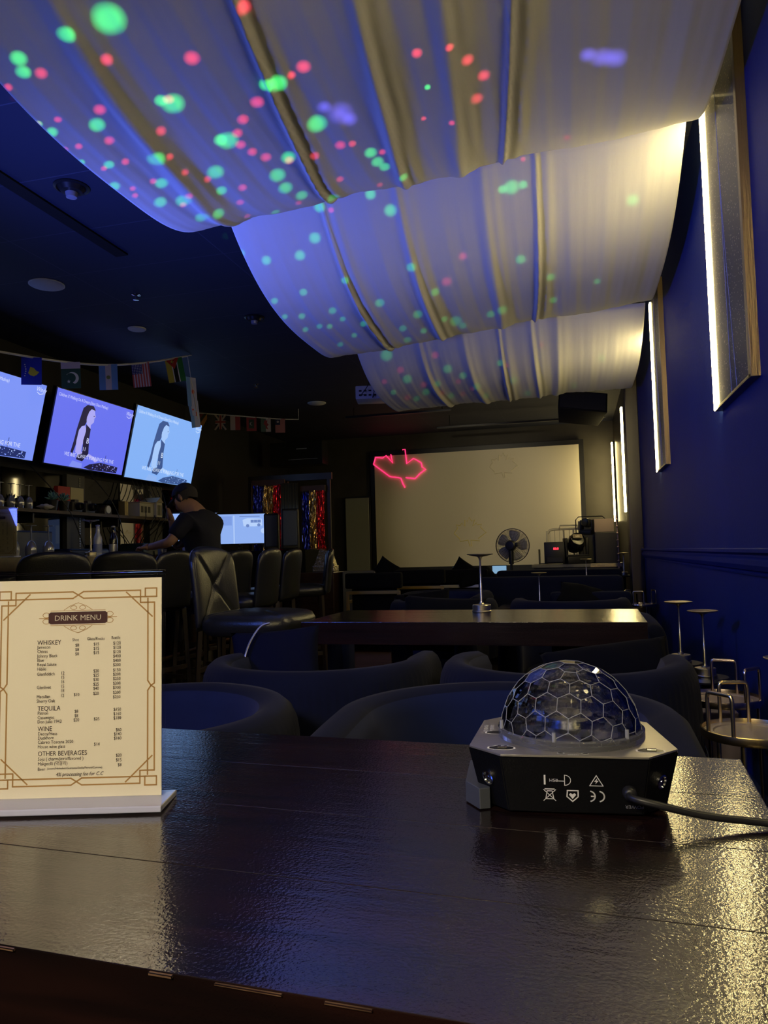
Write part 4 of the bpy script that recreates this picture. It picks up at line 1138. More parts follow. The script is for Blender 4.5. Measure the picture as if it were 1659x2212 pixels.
M_alu = mat('brushed_aluminium_plate', (.46, .44, .42), rough=.34, metal=.85, bump=.10, bscale=120, stretch=(.2, 6, 1))
b = nb(); prism(b, [(x*.992, y*.992) for x, y in hi], .0600, .0620, bev=.0004); out(b, 'top_plate', M_alu, dev, smooth=30)
M_print = mat('white_device_print', (.8, .8, .8), rough=.5)
M_hole = mat('deep_hole', (.004, .004, .005), rough=.3)
A = Art(lift=.0)
def dia(cx, cy, s, m, z, k=.55): A.poly([(cx-s, cy-s*k*.55), (cx-s*.55, cy-s*k), (cx+s*.55, cy-s*k), (cx+s, cy-s*k*.55), (cx+s, cy+s*k*.3), (cx+s*.45, cy+s*k), (cx-s*.45, cy+s*k), (cx-s, cy+s*k*.3)], m, z)
for cx, cy in ((-.072, -.066), (.078, -.066), (-.077, .0)):
    dia(cx, cy, .0145, M_print, .0622); dia(cx, cy, .0125, M_hole, .0624)
for cx in (-.012, .012):
    A.disc(cx, -.083, .0038, M_print, .0623, 24, .0034); A.disc(cx, -.083, .0028, M_hole, .0625, 24, .0025)
A.text('SPEED', 0, -.0895, .0042, M_print, .0623, 'CENTER')
A.text('POWER LED', -.0935, .018, .0062, M_print, .0623, 'CENTER', rot=-PI/2); A.text('SOUND LAT', -.0865, .018, .0062, M_print, .0623, 'CENTER', rot=-PI/2)
out(A.bm, 'plate_marks', A.mats, dev, recalc=False)
b = nb()
for cx, cy in ((-.072, -.066), (.078, -.066)):
    box(b, (cx+.001, cy, .0632), (.010, .006, .0018), .0006); 
out(b, 'slot_button', M_chrome, dev)
# printed signs on the front, which reads upside down
MF = frame_matrix((0, -.0802, .002), (1, 0, 0), (0, -.012, .058))
A = Art(lift=.0003)
def FL(pts): return [(x, y) for x, y in pts]
L = lambda pts, w_=.0007, cl=False: A.line(FL(pts), w_, M_print, closed=cl)
cx, cy = -.022, .0355
A.rect(cx-.0080, cy-.0052, cx-.0062, cy+.0052, M_print)
A.text('0.5M', cx-.0018+.0035, cy+.0012, .0044, M_print, align='CENTER', rot=PI, bold=.00008)
L([(cx+.0025, cy-.001), (cx+.0125, cy-.001)]); L([(cx+.0125+.006*math.cos(a), cy+.0055*math.sin(a)) for a in [R_(-90+i*18) for i in range(11)]]+[(cx+.0125, cy-.0055)])
tx = .0215
L([(tx-.0065, cy-.0052), (tx+.0065, cy-.0052), (tx, cy+.0058)], .0008, True); A.poly([(tx-.001, cy-.0035), (tx+.0022, cy+.0003), (tx+.0002, cy+.0003), (tx+.001, cy+.003), (tx-.0022, cy-.0008), (tx-.0002, cy-.0008)], M_print)
cy2 = .0190
bx = -.0245
L([(bx-.006, cy2-.006), (bx+.006, cy2+.006)]); L([(bx-.006, cy2+.006), (bx+.006, cy2-.006)]); L([(bx-.004, cy2-.004), (bx-.0025, cy2+.0045), (bx+.0025, cy2+.0045), (bx+.004, cy2-.004)], .0008, True); A.rect(bx-.005, cy2+.0060, bx+.005, cy2+.0072, M_print)
hx = -.002
L([(hx-.0055, cy2-.001), (hx-.005, cy2+.0055), (hx+.0055, cy2+.0055), (hx+.0055, cy2-.001), (hx, cy2-.0062)], .0012, True); A.poly([(hx-.0035, cy2+.001), (hx-.002, cy2+.003), (hx, cy2+.0015), (hx+.002, cy2+.003), (hx+.0035, cy2+.001), (hx, cy2-.0035)], M_print)
for x0 in (.0175, .0265):
    L([(x0+.0055*math.cos(a)-.003, cy2+.0055*math.sin(a)) for a in [R_(-75+i*15) for i in range(11)]], .0014)
L([(.0165, cy2), (.0195, cy2)], .0013)
A.text('POWER', .058, .0105, .0052, mat('dim_print', (.22, .22, .24), rough=.5), align='CENTER', rot=PI)
o = out(A.bm, 'printed_signs', A.mats, dev, recalc=False); o.matrix_local = MF
# corner screws on the chamfered faces
for s in (-1, 1):
    ctr = Vector((s*.0865, -.0720, .033)); nrm = Vector((s*.72, -.70, -.2)).normalized()
    q_ = nrm.to_track_quat('Z', 'Y').to_matrix().to_4x4()
    b = nb(); lathe(b, [(.0075, -.002), (.0075, .0008), (.0060, .0012), (.0052, -.0004), (.0022, -.0002), (.0018, .0008), (0, .0012)], 24)
    o = out(b, 'corner_screw', M_chrome, dev, smooth=40); o.matrix_local = Matrix.Translation(ctr) @ q_
b = nb(); tube(b, [(.053, -.079, .026), (.053, -.100, .0255), (.075, -.108, .022), (.12, -.105, .012), (.19, -.100, .0045), (.28, -.125, .0035), (.345, -.145, .0035)], .0036, 10, smooth_pts=7)
lathe(b, [(.0072, 0), (.0066, .012), (.0045, .014), (0, .014)], 20, M=Matrix.Translation((.053, -.082, .026)) @ Matrix.Rotation(PI/2, 4, 'X'))
out(b, 'power_cord', M_black, dev, smooth=60)
b = nb(); prism(b, [(-.112, -.050), (-.096, -.075), (-.085, -.07), (-.09, .04), (-.112, .03)], .0005, .022, bev=.001); out(b, 'mounting_bracket', mat('bracket_grey', (.10, .11, .14), rough=.4, metal=.5), dev)
# faceted dome: a shell of flat honeycomb facets
DR, DC = .0765, Vector((.003, 0, .0665))
ico = nb(); bmesh.ops.create_icosphere(ico, subdivisions=3, radius=1.0)
bmesh.ops.rotate(ico, verts=ico.verts, matrix=Matrix.Rotation(.55, 3, 'X') @ Matrix.Rotation(.2, 3, 'Z'))
cen = {f.index: f.calc_center_median().normalized() for f in ico.faces}
ico.faces.ensure_lookup_table()
b = nb(); vmap = {}
for f in ico.faces: vmap[f.index] = b.verts.new(cen[f.index]*DR)
for v in ico.verts:
    n = v.co.normalized()
    fs = [f.index for f in v.link_faces]
    ux = n.orthogonal().normalized(); uy = n.cross(ux)
    fs.sort(key=lambda i: math.atan2(cen[i].dot(uy), cen[i].dot(ux)))
    b.faces.new([vmap[i] for i in fs])
ico.free()
cut = lambda m_: bmesh.ops.bisect_plane(m_, geom=list(m_.verts)+list(m_.edges)+list(m_.faces), plane_co=(0, 0, 0), plane_no=(0, 0, 1), clear_inner=True)
cut(b)
ribs = [(e.verts[0].co.copy(), e.verts[1].co.copy()) for e in b.edges]
M_dome = thin_glass('clear_dome_facets', (.90, .92, .97), .015, 2.1)
M_rib = mat('clear_bright_edge', (.66, .69, .80), rough=.08, spec=.9, coat=1, trans=.55)
inn = nb(); bmesh.ops.create_uvsphere(inn, u_segments=64, v_segments=40, radius=DR*.90); cut(inn); bmesh.ops.reverse_faces(inn, faces=list(inn.faces))
m1 = bpy.data.meshes.new('tmp'); inn.to_mesh(m1); inn.free(); b.from_mesh(m1); bpy.data.meshes.remove(m1)
bmesh.ops.bridge_loops(b, edges=[e for e in b.edges if e.is_boundary])
def dome_mat():
    m = thin_glass('clear_prism_plastic', (.90, .92, 1.0), .01, 1.5); nt = m.node_tree
    g = nt.nodes.new('ShaderNodeBsdfGlass'); g.inputs['IOR'].default_value = 1.5; g.inputs['Roughness'].default_value = 0.0; g.inputs[0].default_value = (1, 1, 1, 1)
    x = nt.nodes.new('ShaderNodeMixShader'); x.inputs[0].default_value = .72
    o_ = nt.nodes['Material Output']; old = o_.inputs[0].links[0].from_socket
    nt.links.new(old, x.inputs[1]); nt.links.new(g.outputs[0], x.inputs[2]); nt.links.new(x.outputs[0], o_.inputs[0]); return m
M_dome = dome_mat()
o = out(b, 'crystal_dome', M_dome, dev); o.location = DC
b = nb()
for p_, q_ in ribs: tube(b, [p_, q_], .00042, 5)
o = out(b, 'facet_edges', M_rib, dev, smooth=60); o.location = DC
for a in range(6):
    b = nb(); A_ = a*PI/3+.25; tube(b, [((DR+.001)*math.cos(A_), (DR+.001)*math.sin(A_), 0), ((DR+.001)*math.cos(A_), (DR+.001)*math.sin(A_), .014)], .0022, 8); o = out(b, 'dome_clip', M_rib, dev, smooth=60); o.location = DC
b = nb(); lathe(b, [(DR-.006, 0), (DR-.006, .0045), (DR+.001, .0060), (DR+.0035, .0045), (DR+.0035, -.0045), (DR-.006, -.0045), (DR-.006, 0)], 64)
o = out(b, 'dome_rim', mat('clear_rim_plastic', (.85, .87, .95), rough=.04, coat=1, trans=.9), dev, smooth=40); o.location = DC
b = nb(); lathe(b, [(.062, 0), (.060, .003), (.030, .009), (.026, .020), (0, .021)], 40)
o = out(b, 'lamp_cone', mat('grey_inner_cone', (.45, .45, .50), rough=.2, metal=.8), dev, smooth=40); o.location = DC-Vector((0, 0, .004))
for i in range(5):
    b = nb(); a = i*2*PI/5; lathe(b, [(.007, 0), (.007, .003), (.004, .0065), (0, .0075)], 16, c=(.043*math.cos(a), .043*math.sin(a), .006)); o = out(b, 'led_lens', mat('led_lens_%d' % (i % 3), (.55, .58, .7), rough=.05, coat=1), dev, smooth=50); o.location = DC-Vector((0, 0, .004))
# the lamp's own patterned light
ld = bpy.data.lights.new('party_beams', 'POINT'); ld.energy = 45.0; ld.shadow_soft_size = .0015; ld.use_nodes = True
lo_ = bpy.data.objects.new('party_beams', ld); COL.objects.link(lo_); lo_.location = (-.018, .865, .918)
nt = ld.node_tree; emn = nt.nodes['Emission']
tc = nt.nodes.new('ShaderNodeTexCoord')
def beams(lst, soft, gain):
    acc = None
    for x, y, z, r in lst:
        d = nt.nodes.new('ShaderNodeVectorMath'); d.operation = 'DISTANCE'; d.inputs[1].default_value = (x, y, z)
        nt.links.new(tc.outputs['Normal'], d.inputs[0])
        m = nt.nodes.new('ShaderNodeMath'); m.operation = 'MULTIPLY_ADD'; m.use_clamp = True
        m.inputs[1].default_value = -soft/r; m.inputs[2].default_value = soft*1.15
        nt.links.new(d.outputs['Value'], m.inputs[0])
        if acc is None: acc = m
        else:
            a = nt.nodes.new('ShaderNodeMath'); a.operation = 'ADD'
            nt.links.new(acc.outputs[0], a.inputs[0]); nt.links.new(m.outputs[0], a.inputs[1]); acc = a
    v = nt.nodes.new('ShaderNodeVectorMath'); v.operation = 'SCALE'; v.inputs[0].default_value = gain
    nt.links.new(acc.outputs[0], v.inputs['Scale'])
    return v
vR = beams(GOBO['R'], 1.3, (1.0, .05, .10)); vG = beams(GOBO['G'], 1.6, (.06, 1.0, .22)); vB = beams(GOBO['B'], 1.0, (.16, .13, 1.0))
a1 = nt.nodes.new('ShaderNodeVectorMath'); a2 = nt.nodes.new('ShaderNodeVectorMath')
nt.links.new(vR.outputs[0], a1.inputs[0]); nt.links.new(vG.outputs[0], a1.inputs[1]); nt.links.new(a1.outputs[0], a2.inputs[0]); nt.links.new(vB.outputs[0], a2.inputs[1])
nt.links.new(a2.outputs[0], emn.inputs['Color']); emn.inputs['Strength'].default_value = 9.0

# ------------------------------------------------------------------ slim metal table lamps
def table_lamp(h=.257):
    t = thing('table_lamp', 'x', 'table lamp')
    b = nb(); lathe(b, [(.040, 0), (.042, .002), (.042, .006), (.040, .008), (.040, .030), (.038, .033), (.014, .035), (.009, .042)], 48); out(b, 'base', M_steel, t, smooth=30)
    b = nb(); lathe(b, [(.0085, .040), (.0058, .052), (.0055, .125), (.0045, .128), (.0042, h-.030), (.008, h-.018), (.014, h-.012)], 24); out(b, 'stem', M_steel, t, smooth=50)
    b = nb(); lathe(b, [(.013, h-.013), (.030, h-.010), (.056, h-.004), (.058, h-.001), (.056, h), (.030, h-.004), (.012, h-.003), (0, h-.003)], 48); out(b, 'lamp_head', M_steel, t, smooth=30)
    return t
tl = table_lamp(); LG = 'slim metal table lamps'
tl.location = (-.423, 3.29, .7505); tl['label'] = 'slim brushed metal table lamp standing on the middle table'; tl['group'] = LG
def lamp(loc, lab, s=1.0):
    c = dup(tl, lab, loc, 0, LG); return c
def stand(loc, h, r=.11, label='x', m=M_black):
    t = thing('low_table', label, 'side table', (loc[0], loc[1], 0))
    b = nb(); lathe(b, [(r, h-.02), (r+.004, h-.012), (r, h)], 40); out(b, 'top', m, t, smooth=40)
    b = nb(); lathe(b, [(r*.8, 0), (r*.8, .015), (.02, .03), (.018, h-.02)], 24); out(b, 'stem', M_bmetal, t, smooth=40)
lamp((-.29, 5.62, .592), 'slim metal table lamp beyond the middle table, rising behind the wide barrel chair')
slab_table('low dark table hidden between the rear barrel chairs', (-.22, 5.76, 0), 0, .76, .42, .591, .06, worn=False)
lamp((.07, 7.75, .655), 'slim metal table lamp farthest back, behind the long sofa')
slab_table('low dark table between the two rear sofas', (-.2, 7.75, 0), 0, 1.0, .45, .654, .06, worn=False)
lamp((.405, 3.40, .525), 'slim metal table lamp by the blue wall, left one of the close pair')
stand((.405, 3.40), .524, .085, 'small dark side table under the farther of the paired lamps by the wall')
lamp((.465, 3.17, .505), 'slim metal table lamp by the blue wall, right one of the close pair')
stand((.465, 3.17), .504, .085, 'small dark side table under the nearer of the paired lamps by the wall')
lamp((.555, 2.33, .44), 'slim metal table lamp at the right edge behind the gold tray tables')
stand((.545, 2.33), .439, .052, 'small dark plinth under the lamp at the right edge')
lamp((.50, 9.0, .70), 'thin metal lamp far back by the dark wall post')
stand((.50, 9.0), .699, .09, 'small dark side table far back by the dark wall post')
lamp((-3.30, 4.50, 1.0505), 'slim metal table lamp standing on the bar counter beside the bottles')

# ------------------------------------------------------------------ round gold tray tables
def tray_table(label, loc, rz, r, h, met, top):
    t = thing('tray_table', label, 'side table', loc, rz, 'round metal tray tables by the blue wall')
    b = nb(); lathe(b, [(r-.006, h-.016), (r, h-.016), (r+.003, h-.008), (r+.001, h+.004), (r-.003, h+.005), (r-.005, h-.004), (r-.006, h-.016)], 64); out(b, 'rim', met, t, smooth=40)
    b = nb(); lathe(b, [(0, h-.014), (r-.006, h-.014), (r-.006, h-.004), (r*.76, h-.004), (r*.73, h-.007), (0, h-.007)], 64); out(b, 'tray', top, t, smooth=30)
    for k in range(3):
        a = 2*PI*k/3; w2 = .036; hh = .102*r/.115
        c_ = Vector((math.cos(a)*(r-.010), math.sin(a)*(r-.010), h-.004)); tx_ = Vector((-math.sin(a), math.cos(a), 0)); w2 *= r/.115
        pts = [c_-tx_*w2, c_-tx_*w2+Vector((0, 0, hh*.5)), c_-tx_*w2+Vector((0, 0, hh*.86)), c_-tx_*w2*.93+Vector((0, 0, hh*.96)), c_-tx_*w2*.8+Vector((0, 0, hh)), c_+Vector((0, 0, hh)), c_+tx_*w2*.8+Vector((0, 0, hh)), c_+tx_*w2*.93+Vector((0, 0, hh*.96)), c_+tx_*w2+Vector((0, 0, hh*.86)), c_+tx_*w2+Vector((0, 0, hh*.5)), c_+tx_*w2]
        b = nb(); tube(b, pts, .0050*r/.115, 10, smooth_pts=2); out(b, 'handle', met, t, smooth=60)
    for k in range(3):
        a = 2*PI*k/3+.5; b = nb(); tube(b, [(math.cos(a)*(r-.014), math.sin(a)*(r-.014), 0.03), (math.cos(a)*(r-.014), math.sin(a)*(r-.014), h-.014)], .006, 8); out(b, 'leg', met, t, smooth=60)
    b = nb(); lathe(b, [(r-.004, .02), (r, .026), (r-.004, .034), (0, .034)], 48); out(b, 'base', met, t, smooth=40)
    return t
M_tray = mat('smoked_tray_surface', (.55, .47, .30), rough=.34, metal=.6, bump=.2, bscale=30)
M_tray2 = mat('mauve_tray_surface', (.50, .42, .38), rough=.34, metal=.6, bump=.2, bscale=30)
M_rose = mat('rose_champagne_metal', (.62, .50, .44), rough=.22, metal=1)
tray_table('round gold tray table with three loop handles, nearest at the right edge', (.405, 2.07, 0), R_(100), .118, .55, M_gold, M_tray)
tray_table('round rose metal tray table with loop handles, behind the gold one', (.41, 2.50, 0), R_(75), .115, .55, M_rose, M_tray2)
tray_table('small round tray table with handles and a glass, beyond the middle table by the wall', (.475, 6.45, 0), R_(20), .128, .55, M_champ, M_tray2)
b = nb(); lathe(b, [(0, 0), (.028, 0), (.032, .09), (.030, .09), (.026, .006), (0, .006)], 24)
tag(out(b, 'tumbler', M_thin, None, (.475, 6.45, .544), smooth=40), 'small clear glass on the tray table beyond the middle table', 'glass')
t = thing('storage_box', 'mauve grey upright box with a thin cord below the tray tables', 'box', (.42, 2.78, 0))
b = nb(); box(b, (0, 0, .23), (.15, .15, .46), .006); out(b, 'shell', mat('mauve_laminate', (.20, .16, .17), rough=.5), t)
b = nb(); tube(b, [(-.04, -.079, .45), (-.045, -.082, .38), (-.03, -.082, .33), (-.02, -.08, .26), (-.02, -.08, .1)], .0018, 6, smooth_pts=5); out(b, 'cord', M_white, t, smooth=60)
# ------------------------------------------------------------------ bottles and glasses on the bar
def bottle(label, loc, body, lab, cap, s=1.0):
    t = thing('beer_bottle', label, 'bottle', loc, 0, 'beer bottles on the bar')
    b = nb(); lathe(b, [(0, .001), (.029, 0), (.031, .006), (.031, .125), (.027, .150), (.015, .180), (.0125, .225), (.0135, .228), (.0135, .234), (0, .234)], 28); out(b, 'glass_body', body, t, smooth=40)
    b = nb(); lathe(b, [(.0313, .03), (.0316, .032), (.0316, .095), (.0313, .097)], 28); out(b, 'label_band', lab, t, smooth=40)
    b = nb(); lathe(b, [(.0128, .190), (.0136, .192), (.0130, .215), (.0125, .217)], 20); out(b, 'neck_foil', lab, t, smooth=40)
    b = nb(); lathe(b, [(.0150, .228), (.0145, .238), (0, .240)], 20); out(b, 'cap', cap, t, smooth=40)
M_bclear = mat('pale_bottle_glass', (.55, .60, .75), rough=.06, spec=.8, coat=1)
M_bdark = mat('dark_bottle_glass', (.012, .010, .010), rough=.06, coat=1)
bottle('clear glass beer bottle on the bar, left of the dark one', (-3.48, 4.83, 1.0505), M_bclear, mat('blue_label', (.25, .30, .55), rough=.4), mat('blue_cap', (.2, .25, .6), rough=.3))
bottle('dark glass beer bottle on the bar with a silver label', (-3.50, 5.05, 1.0505), M_bdark, mat('silver_label', (.5, .5, .5), rough=.3, metal=.5), mat('silver_cap', (.4, .4, .4), rough=.3))
bottle('clear beer bottle on the bar by the hands of the man', (-3.64, 6.40, 1.0505), M_bclear, mat('pale_label', (.45, .5, .75), rough=.4), mat('blue_cap2', (.2, .25, .6), rough=.3))
b = nb(); lathe(b, [(0, 0), (.034, 0), (.038, .055), (.036, .055), (.032, .006), (0, .006)], 24)
tag(out(b, 'tumbler', mat('etched_glass', (.35, .38, .45), rough=.15, coat=1), None, (-3.42, 5.62, 1.0505), smooth=40), 'small patterned glass on the bar before the man', 'glass')
def wineglass():
    t = thing('wine_glass', 'x', 'glass')
    b = nb(); lathe(b, [(0, .215), (.033, .215), (.033, .213), (.006, .210), (.0045, .200), (.0045, .115)], 24); out(b, 'foot_and_stem', M_cg, t, smooth=50)
    b = nb(); lathe(b, [(.0045, .115), (.022, .102), (.036, .070), (.037, .045), (.032, 0), (.030, 0), (.035, .045), (.034, .07), (.020, .098), (0, .108)], 28); out(b, 'bowl', M_cg, t, smooth=50)
    return t
M_cg = mat('clear_stemware', (.30, .31, .35), rough=.05, coat=1, metal=.4)
wg = wineglass(); first = True
G1 = 'upside down wine glasses on the bar'; G2 = 'upside down wine glasses on the wall shelf'
pos = [((-3.52, 3.87, 1.0505), 'upside down wine glass on the bar, directly right of the small menu', G1), ((-3.50, 4.00, 1.0505), 'upside down wine glass on the bar, second from the small menu', G1), ((-3.48, 4.13, 1.0505), 'upside down wine glass on the bar, third from the small menu', G1), ((-3.46, 4.27, 1.0505), 'upside down wine glass on the bar, nearest to the table lamp', G1),
       ((-4.82, 5.34, 1.507), 'upside down wine glass on the wall shelf, at the left frame edge', G2), ((-4.82, 5.47, 1.507), 'upside down wine glass on the wall shelf, second from the frame edge', G2), ((-4.82, 5.58, 1.507), 'upside down wine glass on the wall shelf, third from the frame edge', G2), ((-4.82, 5.69, 1.507), 'upside down wine glass on the wall shelf, beside the small plants', G2)]
for i, (p, lab, g) in enumerate(pos):
    if i == 0: wg.location = p; wg['label'] = lab; wg['group'] = g
    else: dup(wg, lab, p, 0, g)
SHZ = 1.5065
def plant(y, lab):
    t = thing('potted_succulent', lab, 'plant', (-4.80, y, SHZ))
    b = nb(); lathe(b, [(.04, 0), (.055, .10), (.050, .10), (0, .09)], 20); out(b, 'pot', M_black, t, smooth=40)
    b = nb(); rnd = random.Random(int(y*10))
    for i in range(46):
        a = rnd.uniform(0, 2*PI); e = rnd.uniform(.1, 1.4); l = rnd.uniform(.04, .085)
        d = Vector((math.cos(a)*math.cos(e), math.sin(a)*math.cos(e), math.sin(e)))
        tube(b, [Vector((0, 0, .11)), Vector((0, 0, .11))+d*l*.5, Vector((0, 0, .115))+d*l], [.006, .011, .002], 5)
    out(b, 'leaves', mat('pale_green_leaf', (.16, .34, .32), rough=.5), t, smooth=60)
plant(5.98, 'left pale green succulent in a dark pot on the wall shelf'); plant(6.14, 'right pale green succulent in a dark pot on the wall shelf')
t = thing('folded_flag_box', 'red and cream box standing on the wall shelf behind the plants', 'box', (-4.93, 6.30, SHZ))
b = nb(); box(b, (0, -.02, .13), (.05, .18, .26), .003); out(b, 'red_half', mat('box_red', (.45, .03, .03), rough=.5), t)
b = nb(); box(b, (0, .18, .13), (.05, .20, .26), .003); out(b, 'cream_half', mat('box_cream', (.55, .48, .25), rough=.5), t)
def camera_toy(y, lab, m):
    t = thing('vintage_camera', lab, 'camera', (-4.80, y, SHZ))
    b = nb(); box(b, (0, 0, .05), (.07, .15, .10), .008); box(b, (0, 0, .11), (.05, .06, .03), .005); out(b, 'body', m, t, smooth=40)
    b = nb(); lathe(b, [(.038, 0), (.038, .05), (.030, .055), (.026, .03), (0, .03)], 24, M=Matrix.Translation((.035, 0, .055)) @ Matrix.Rotation(PI/2, 4, 'Y')); out(b, 'lens', M_bmetal, t, smooth=40)
camera_toy(6.30, 'old dark camera on the wall shelf before the red and cream box', mat('camera_dark', (.05, .045, .04), rough=.4)); camera_toy(6.50, 'old dark camera on the wall shelf, right one of the two', mat('camera_dark2', (.04, .04, .045), rough=.4))
t = thing('mantel_clock', 'small dark rounded clock on the wall shelf right of the cameras', 'clock', (-4.80, 6.80, SHZ))
b = nb(); prism(b, [(.06*math.cos(a), .06*math.sin(a)) for a in [PI*i/12 for i in range(13)]]+[(-.06, -.04), (.06, -.04)], -.03, .03, M=Matrix.Translation((0, 0, .04)) @ Matrix.Rotation(PI/2, 4, 'Z') @ Matrix.Rotation(PI/2, 4, 'X'), bev=.004); out(b, 'case', M_brown, t, smooth=40)
b = nb(); lathe(b, [(.04, 0), (.04, .004), (0, .004)], 24, M=Matrix.Translation((.031, 0, .05)) @ Matrix.Rotation(PI/2, 4, 'Y')); out(b, 'dial', M_white, t, smooth=40)
b = nb()
for i in range(3): box(b, (0, .022*i, .08), (.08, .018, .16), .002)
tag(out(b, 'tin_set', mat('tin_mixed', (.30, .24, .12), rough=.35, metal=.5), None, (-4.82, 7.12, SHZ)), 'gold and brown tins standing together on the wall shelf', 'tins')
t = thing('house_model', 'small white model house on the wall shelf', 'model house', (-4.80, 7.50, SHZ))
Mh = mat('model_white', (.48, .46, .40), rough=.6)
b = nb(); box(b, (0, -.05, .075), (.16, .30, .15), .003); box(b, (.03, .14, .085), (.18, .12, .17), .003); out(b, 'walls', Mh, t)
b = nb(); box(b, (0, -.05, .157), (.18, .32, .014), .002); prism(b, [(-.075, 0), (.075, 0), (0, .06)], -.1, .1, M=Matrix.Translation((.03, .14, .17)) @ Matrix.Rotation(PI/2, 4, 'Z') @ Matrix.Rotation(PI/2, 4, 'X')); out(b, 'roof', mat('model_roof', (.35, .30, .22), rough=.6), t)
b = nb()
for y in (-.15, -.08, -.01): box(b, (.081, y, .08), (.004, .045, .07), .001)
for y in (.11, .14, .17): box(b, (.121, y, .08), (.004, .014, .12), .001)
out(b, 'windows', M_black, t)
b = nb(); pillow(b, .10, .14, .05); tag(out(b, 'folded_cloth', mat('pale_cloth', (.4, .38, .36), rough=.9), None, (-4.78, 5.86, SHZ+.03), smooth=180), 'small pale folded cloth on the wall shelf before the plants', 'cloth')
# cables hanging from the televisions
rnd = random.Random(11)
for i in range(7):
    b = nb(); y0 = 7.45+.09*i; y1 = y0+rnd.uniform(-.45, .3); z1 = rnd.uniform(.95, 1.2)
    tube(b, [(-4.93, y0, 1.98), (-4.84, y0+.02, 1.75), (-4.70, (y0+y1)/2, 1.50), (-4.84, y1, 1.25), (-4.90, y1+.03, z1)], .0055, 5, smooth_pts=5)
    tag(out(b, 'hanging_cable', M_black, smooth=60), 'one of the loose black cables hanging before the mirror below the right television', 'cable', 'loose cables below the right television')
for i, (y0, y1, lab) in enumerate(((5.75, 6.45, 'black cable slanting across the shelf below the middle television, left one'), (6.60, 7.15, 'black cable slanting across the shelf below the middle television, right one'))):
    b = nb(); tube(b, [(-4.93, y0, 1.98), (-4.75, y0+.1, 1.75), (-4.70, (y0+y1)/2, 1.5), (-4.80, y1, 1.15)], .005, 5, smooth_pts=5); tag(out(b, 'hanging_cable', M_black, smooth=60), lab, 'cable')
# dark machine and bins on the bar side
b = nb(); box(b, (0, 0, .10), (.34, .6, .20), .03, seg=4); tag(out(b, 'appliance', mat('navy_plastic', (.012, .016, .04), rough=.35), None, (-4.75, 6.25, .941), smooth=40), 'long low dark box on the back counter behind the bottles', 'appliance')
b = nb(); box(b, (0, 0, .13), (.30, .42, .26), .02, seg=3); box(b, (.155, .05, .14), (.01, .12, .06), .002); tag(out(b, 'card_machine', mat('dark_teal_plastic', (.012, .03, .035), rough=.35), None, (-4.72, 7.35, .941), smooth=40), 'dark machine with a slanted lid on the back counter left of the man', 'appliance')
b = nb(); box(b, (0, 0, .18), (.26, .7, .36), .02, seg=3); tag(out(b, 'chest', mat('blue_plastic_box', (.02, .035, .10), rough=.4), None, (-4.78, 5.45, .941), smooth=40), 'blue plastic chest on the back counter behind the wine glasses', 'box')

# ------------------------------------------------------------------ monitors, speakers
def monitor(label, loc, rz, W, Hh, sc, letters=True):
    t = thing('monitor', label, 'monitor', loc, rz)
    z0 = .08
    b = nb(); box(b, (0, .015, z0+Hh/2), (W+.02, .03, Hh+.025), .004); out(b, 'housing', M_bz, t)
    b = nb(); box(b, (0, .02, .05), (.05, .03, .10), .004); box(b, (0, .02, .006), (.24, .17, .012), .004); out(b, 'foot', M_bz, t)
    A = Art(lift=0)
    A.rect(-W/2, 0, W/2, Hh, em('mon_bg', '#8FB0F0'), 0)
    l2 = em('mon_light', '#B6D0FA'); d2 = em('mon_dark', '#6A86C4')
    if sc:
        A.poly([(W*.08, Hh*.58), (W*.06, Hh*.80), (W*.16, Hh*.86), (W*.44, Hh*.83), (W*.45, Hh*.60), (W*.3, Hh*.57)], l2, .0004)
        A.disc(W*.16, Hh*.60, Hh*.055, d2, .0008); A.disc(W*.38, Hh*.62, Hh*.055, d2, .0008)
        A.rect(W*.22, Hh*.70, W*.42, Hh*.80, d2, .0008); A.rect(W*.28, Hh*.71, W*.285, Hh*.8, l2, .001); A.rect(W*.35, Hh*.71, W*.355, Hh*.8, l2, .001)
        A.disc(W*.47, Hh*.42, Hh*.09, l2, .0006); A.rect(-W*.12, .0, -W*.10, Hh*.95, l2, .0006); A.rect(-W*.45, Hh*.62, -W*.15, Hh*.93, em('mon_mid', '#7C9CE2'), .0005)
        A.rect(W*.0, Hh*.9, W*.4, Hh*.93, d2, .0006)
    else:
        A.rect(-W*.4, Hh*.2, W*.2, Hh*.8, l2, .0005)
    o = out(A.bm, 'screen', A.mats, t, recalc=False); o.matrix_local = frame_matrix((0, -.0008, z0), (1, 0, 0), (0, 0, 1))
    if letters:
        A = Art(lift=0); A.text('LG', 0, 0, .012, mat('logo_grey', (.4, .4, .4), rough=.4), 0, 'CENTER'); o = out(A.bm, 'logo', A.mats, t, recalc=False); o.matrix_local = frame_matrix((0, -.0018, z0-.0105), (1, 0, 0), (0, 0, 1))
    return t
p = fw(518, 1172, 7.9)
monitor('computer monitor on the bar right of the man, showing a pale van', (p.x, p.y, 1.085), R_(22), .535, .315, True)
p = fw(418, 1172, 8.3)
monitor('computer monitor behind the man in the cap, mostly hidden', (p.x, p.y, 1.085), R_(20), .52, .36, False, False)
b = nb(); box(b, (0, 0, .54), (.55, 1.9, 1.08), .006)
tag(out(b, 'side_counter', M_bar, None, (-3.72, 7.93, 0)), 'dark side counter carrying the monitors and speakers', 'counter')
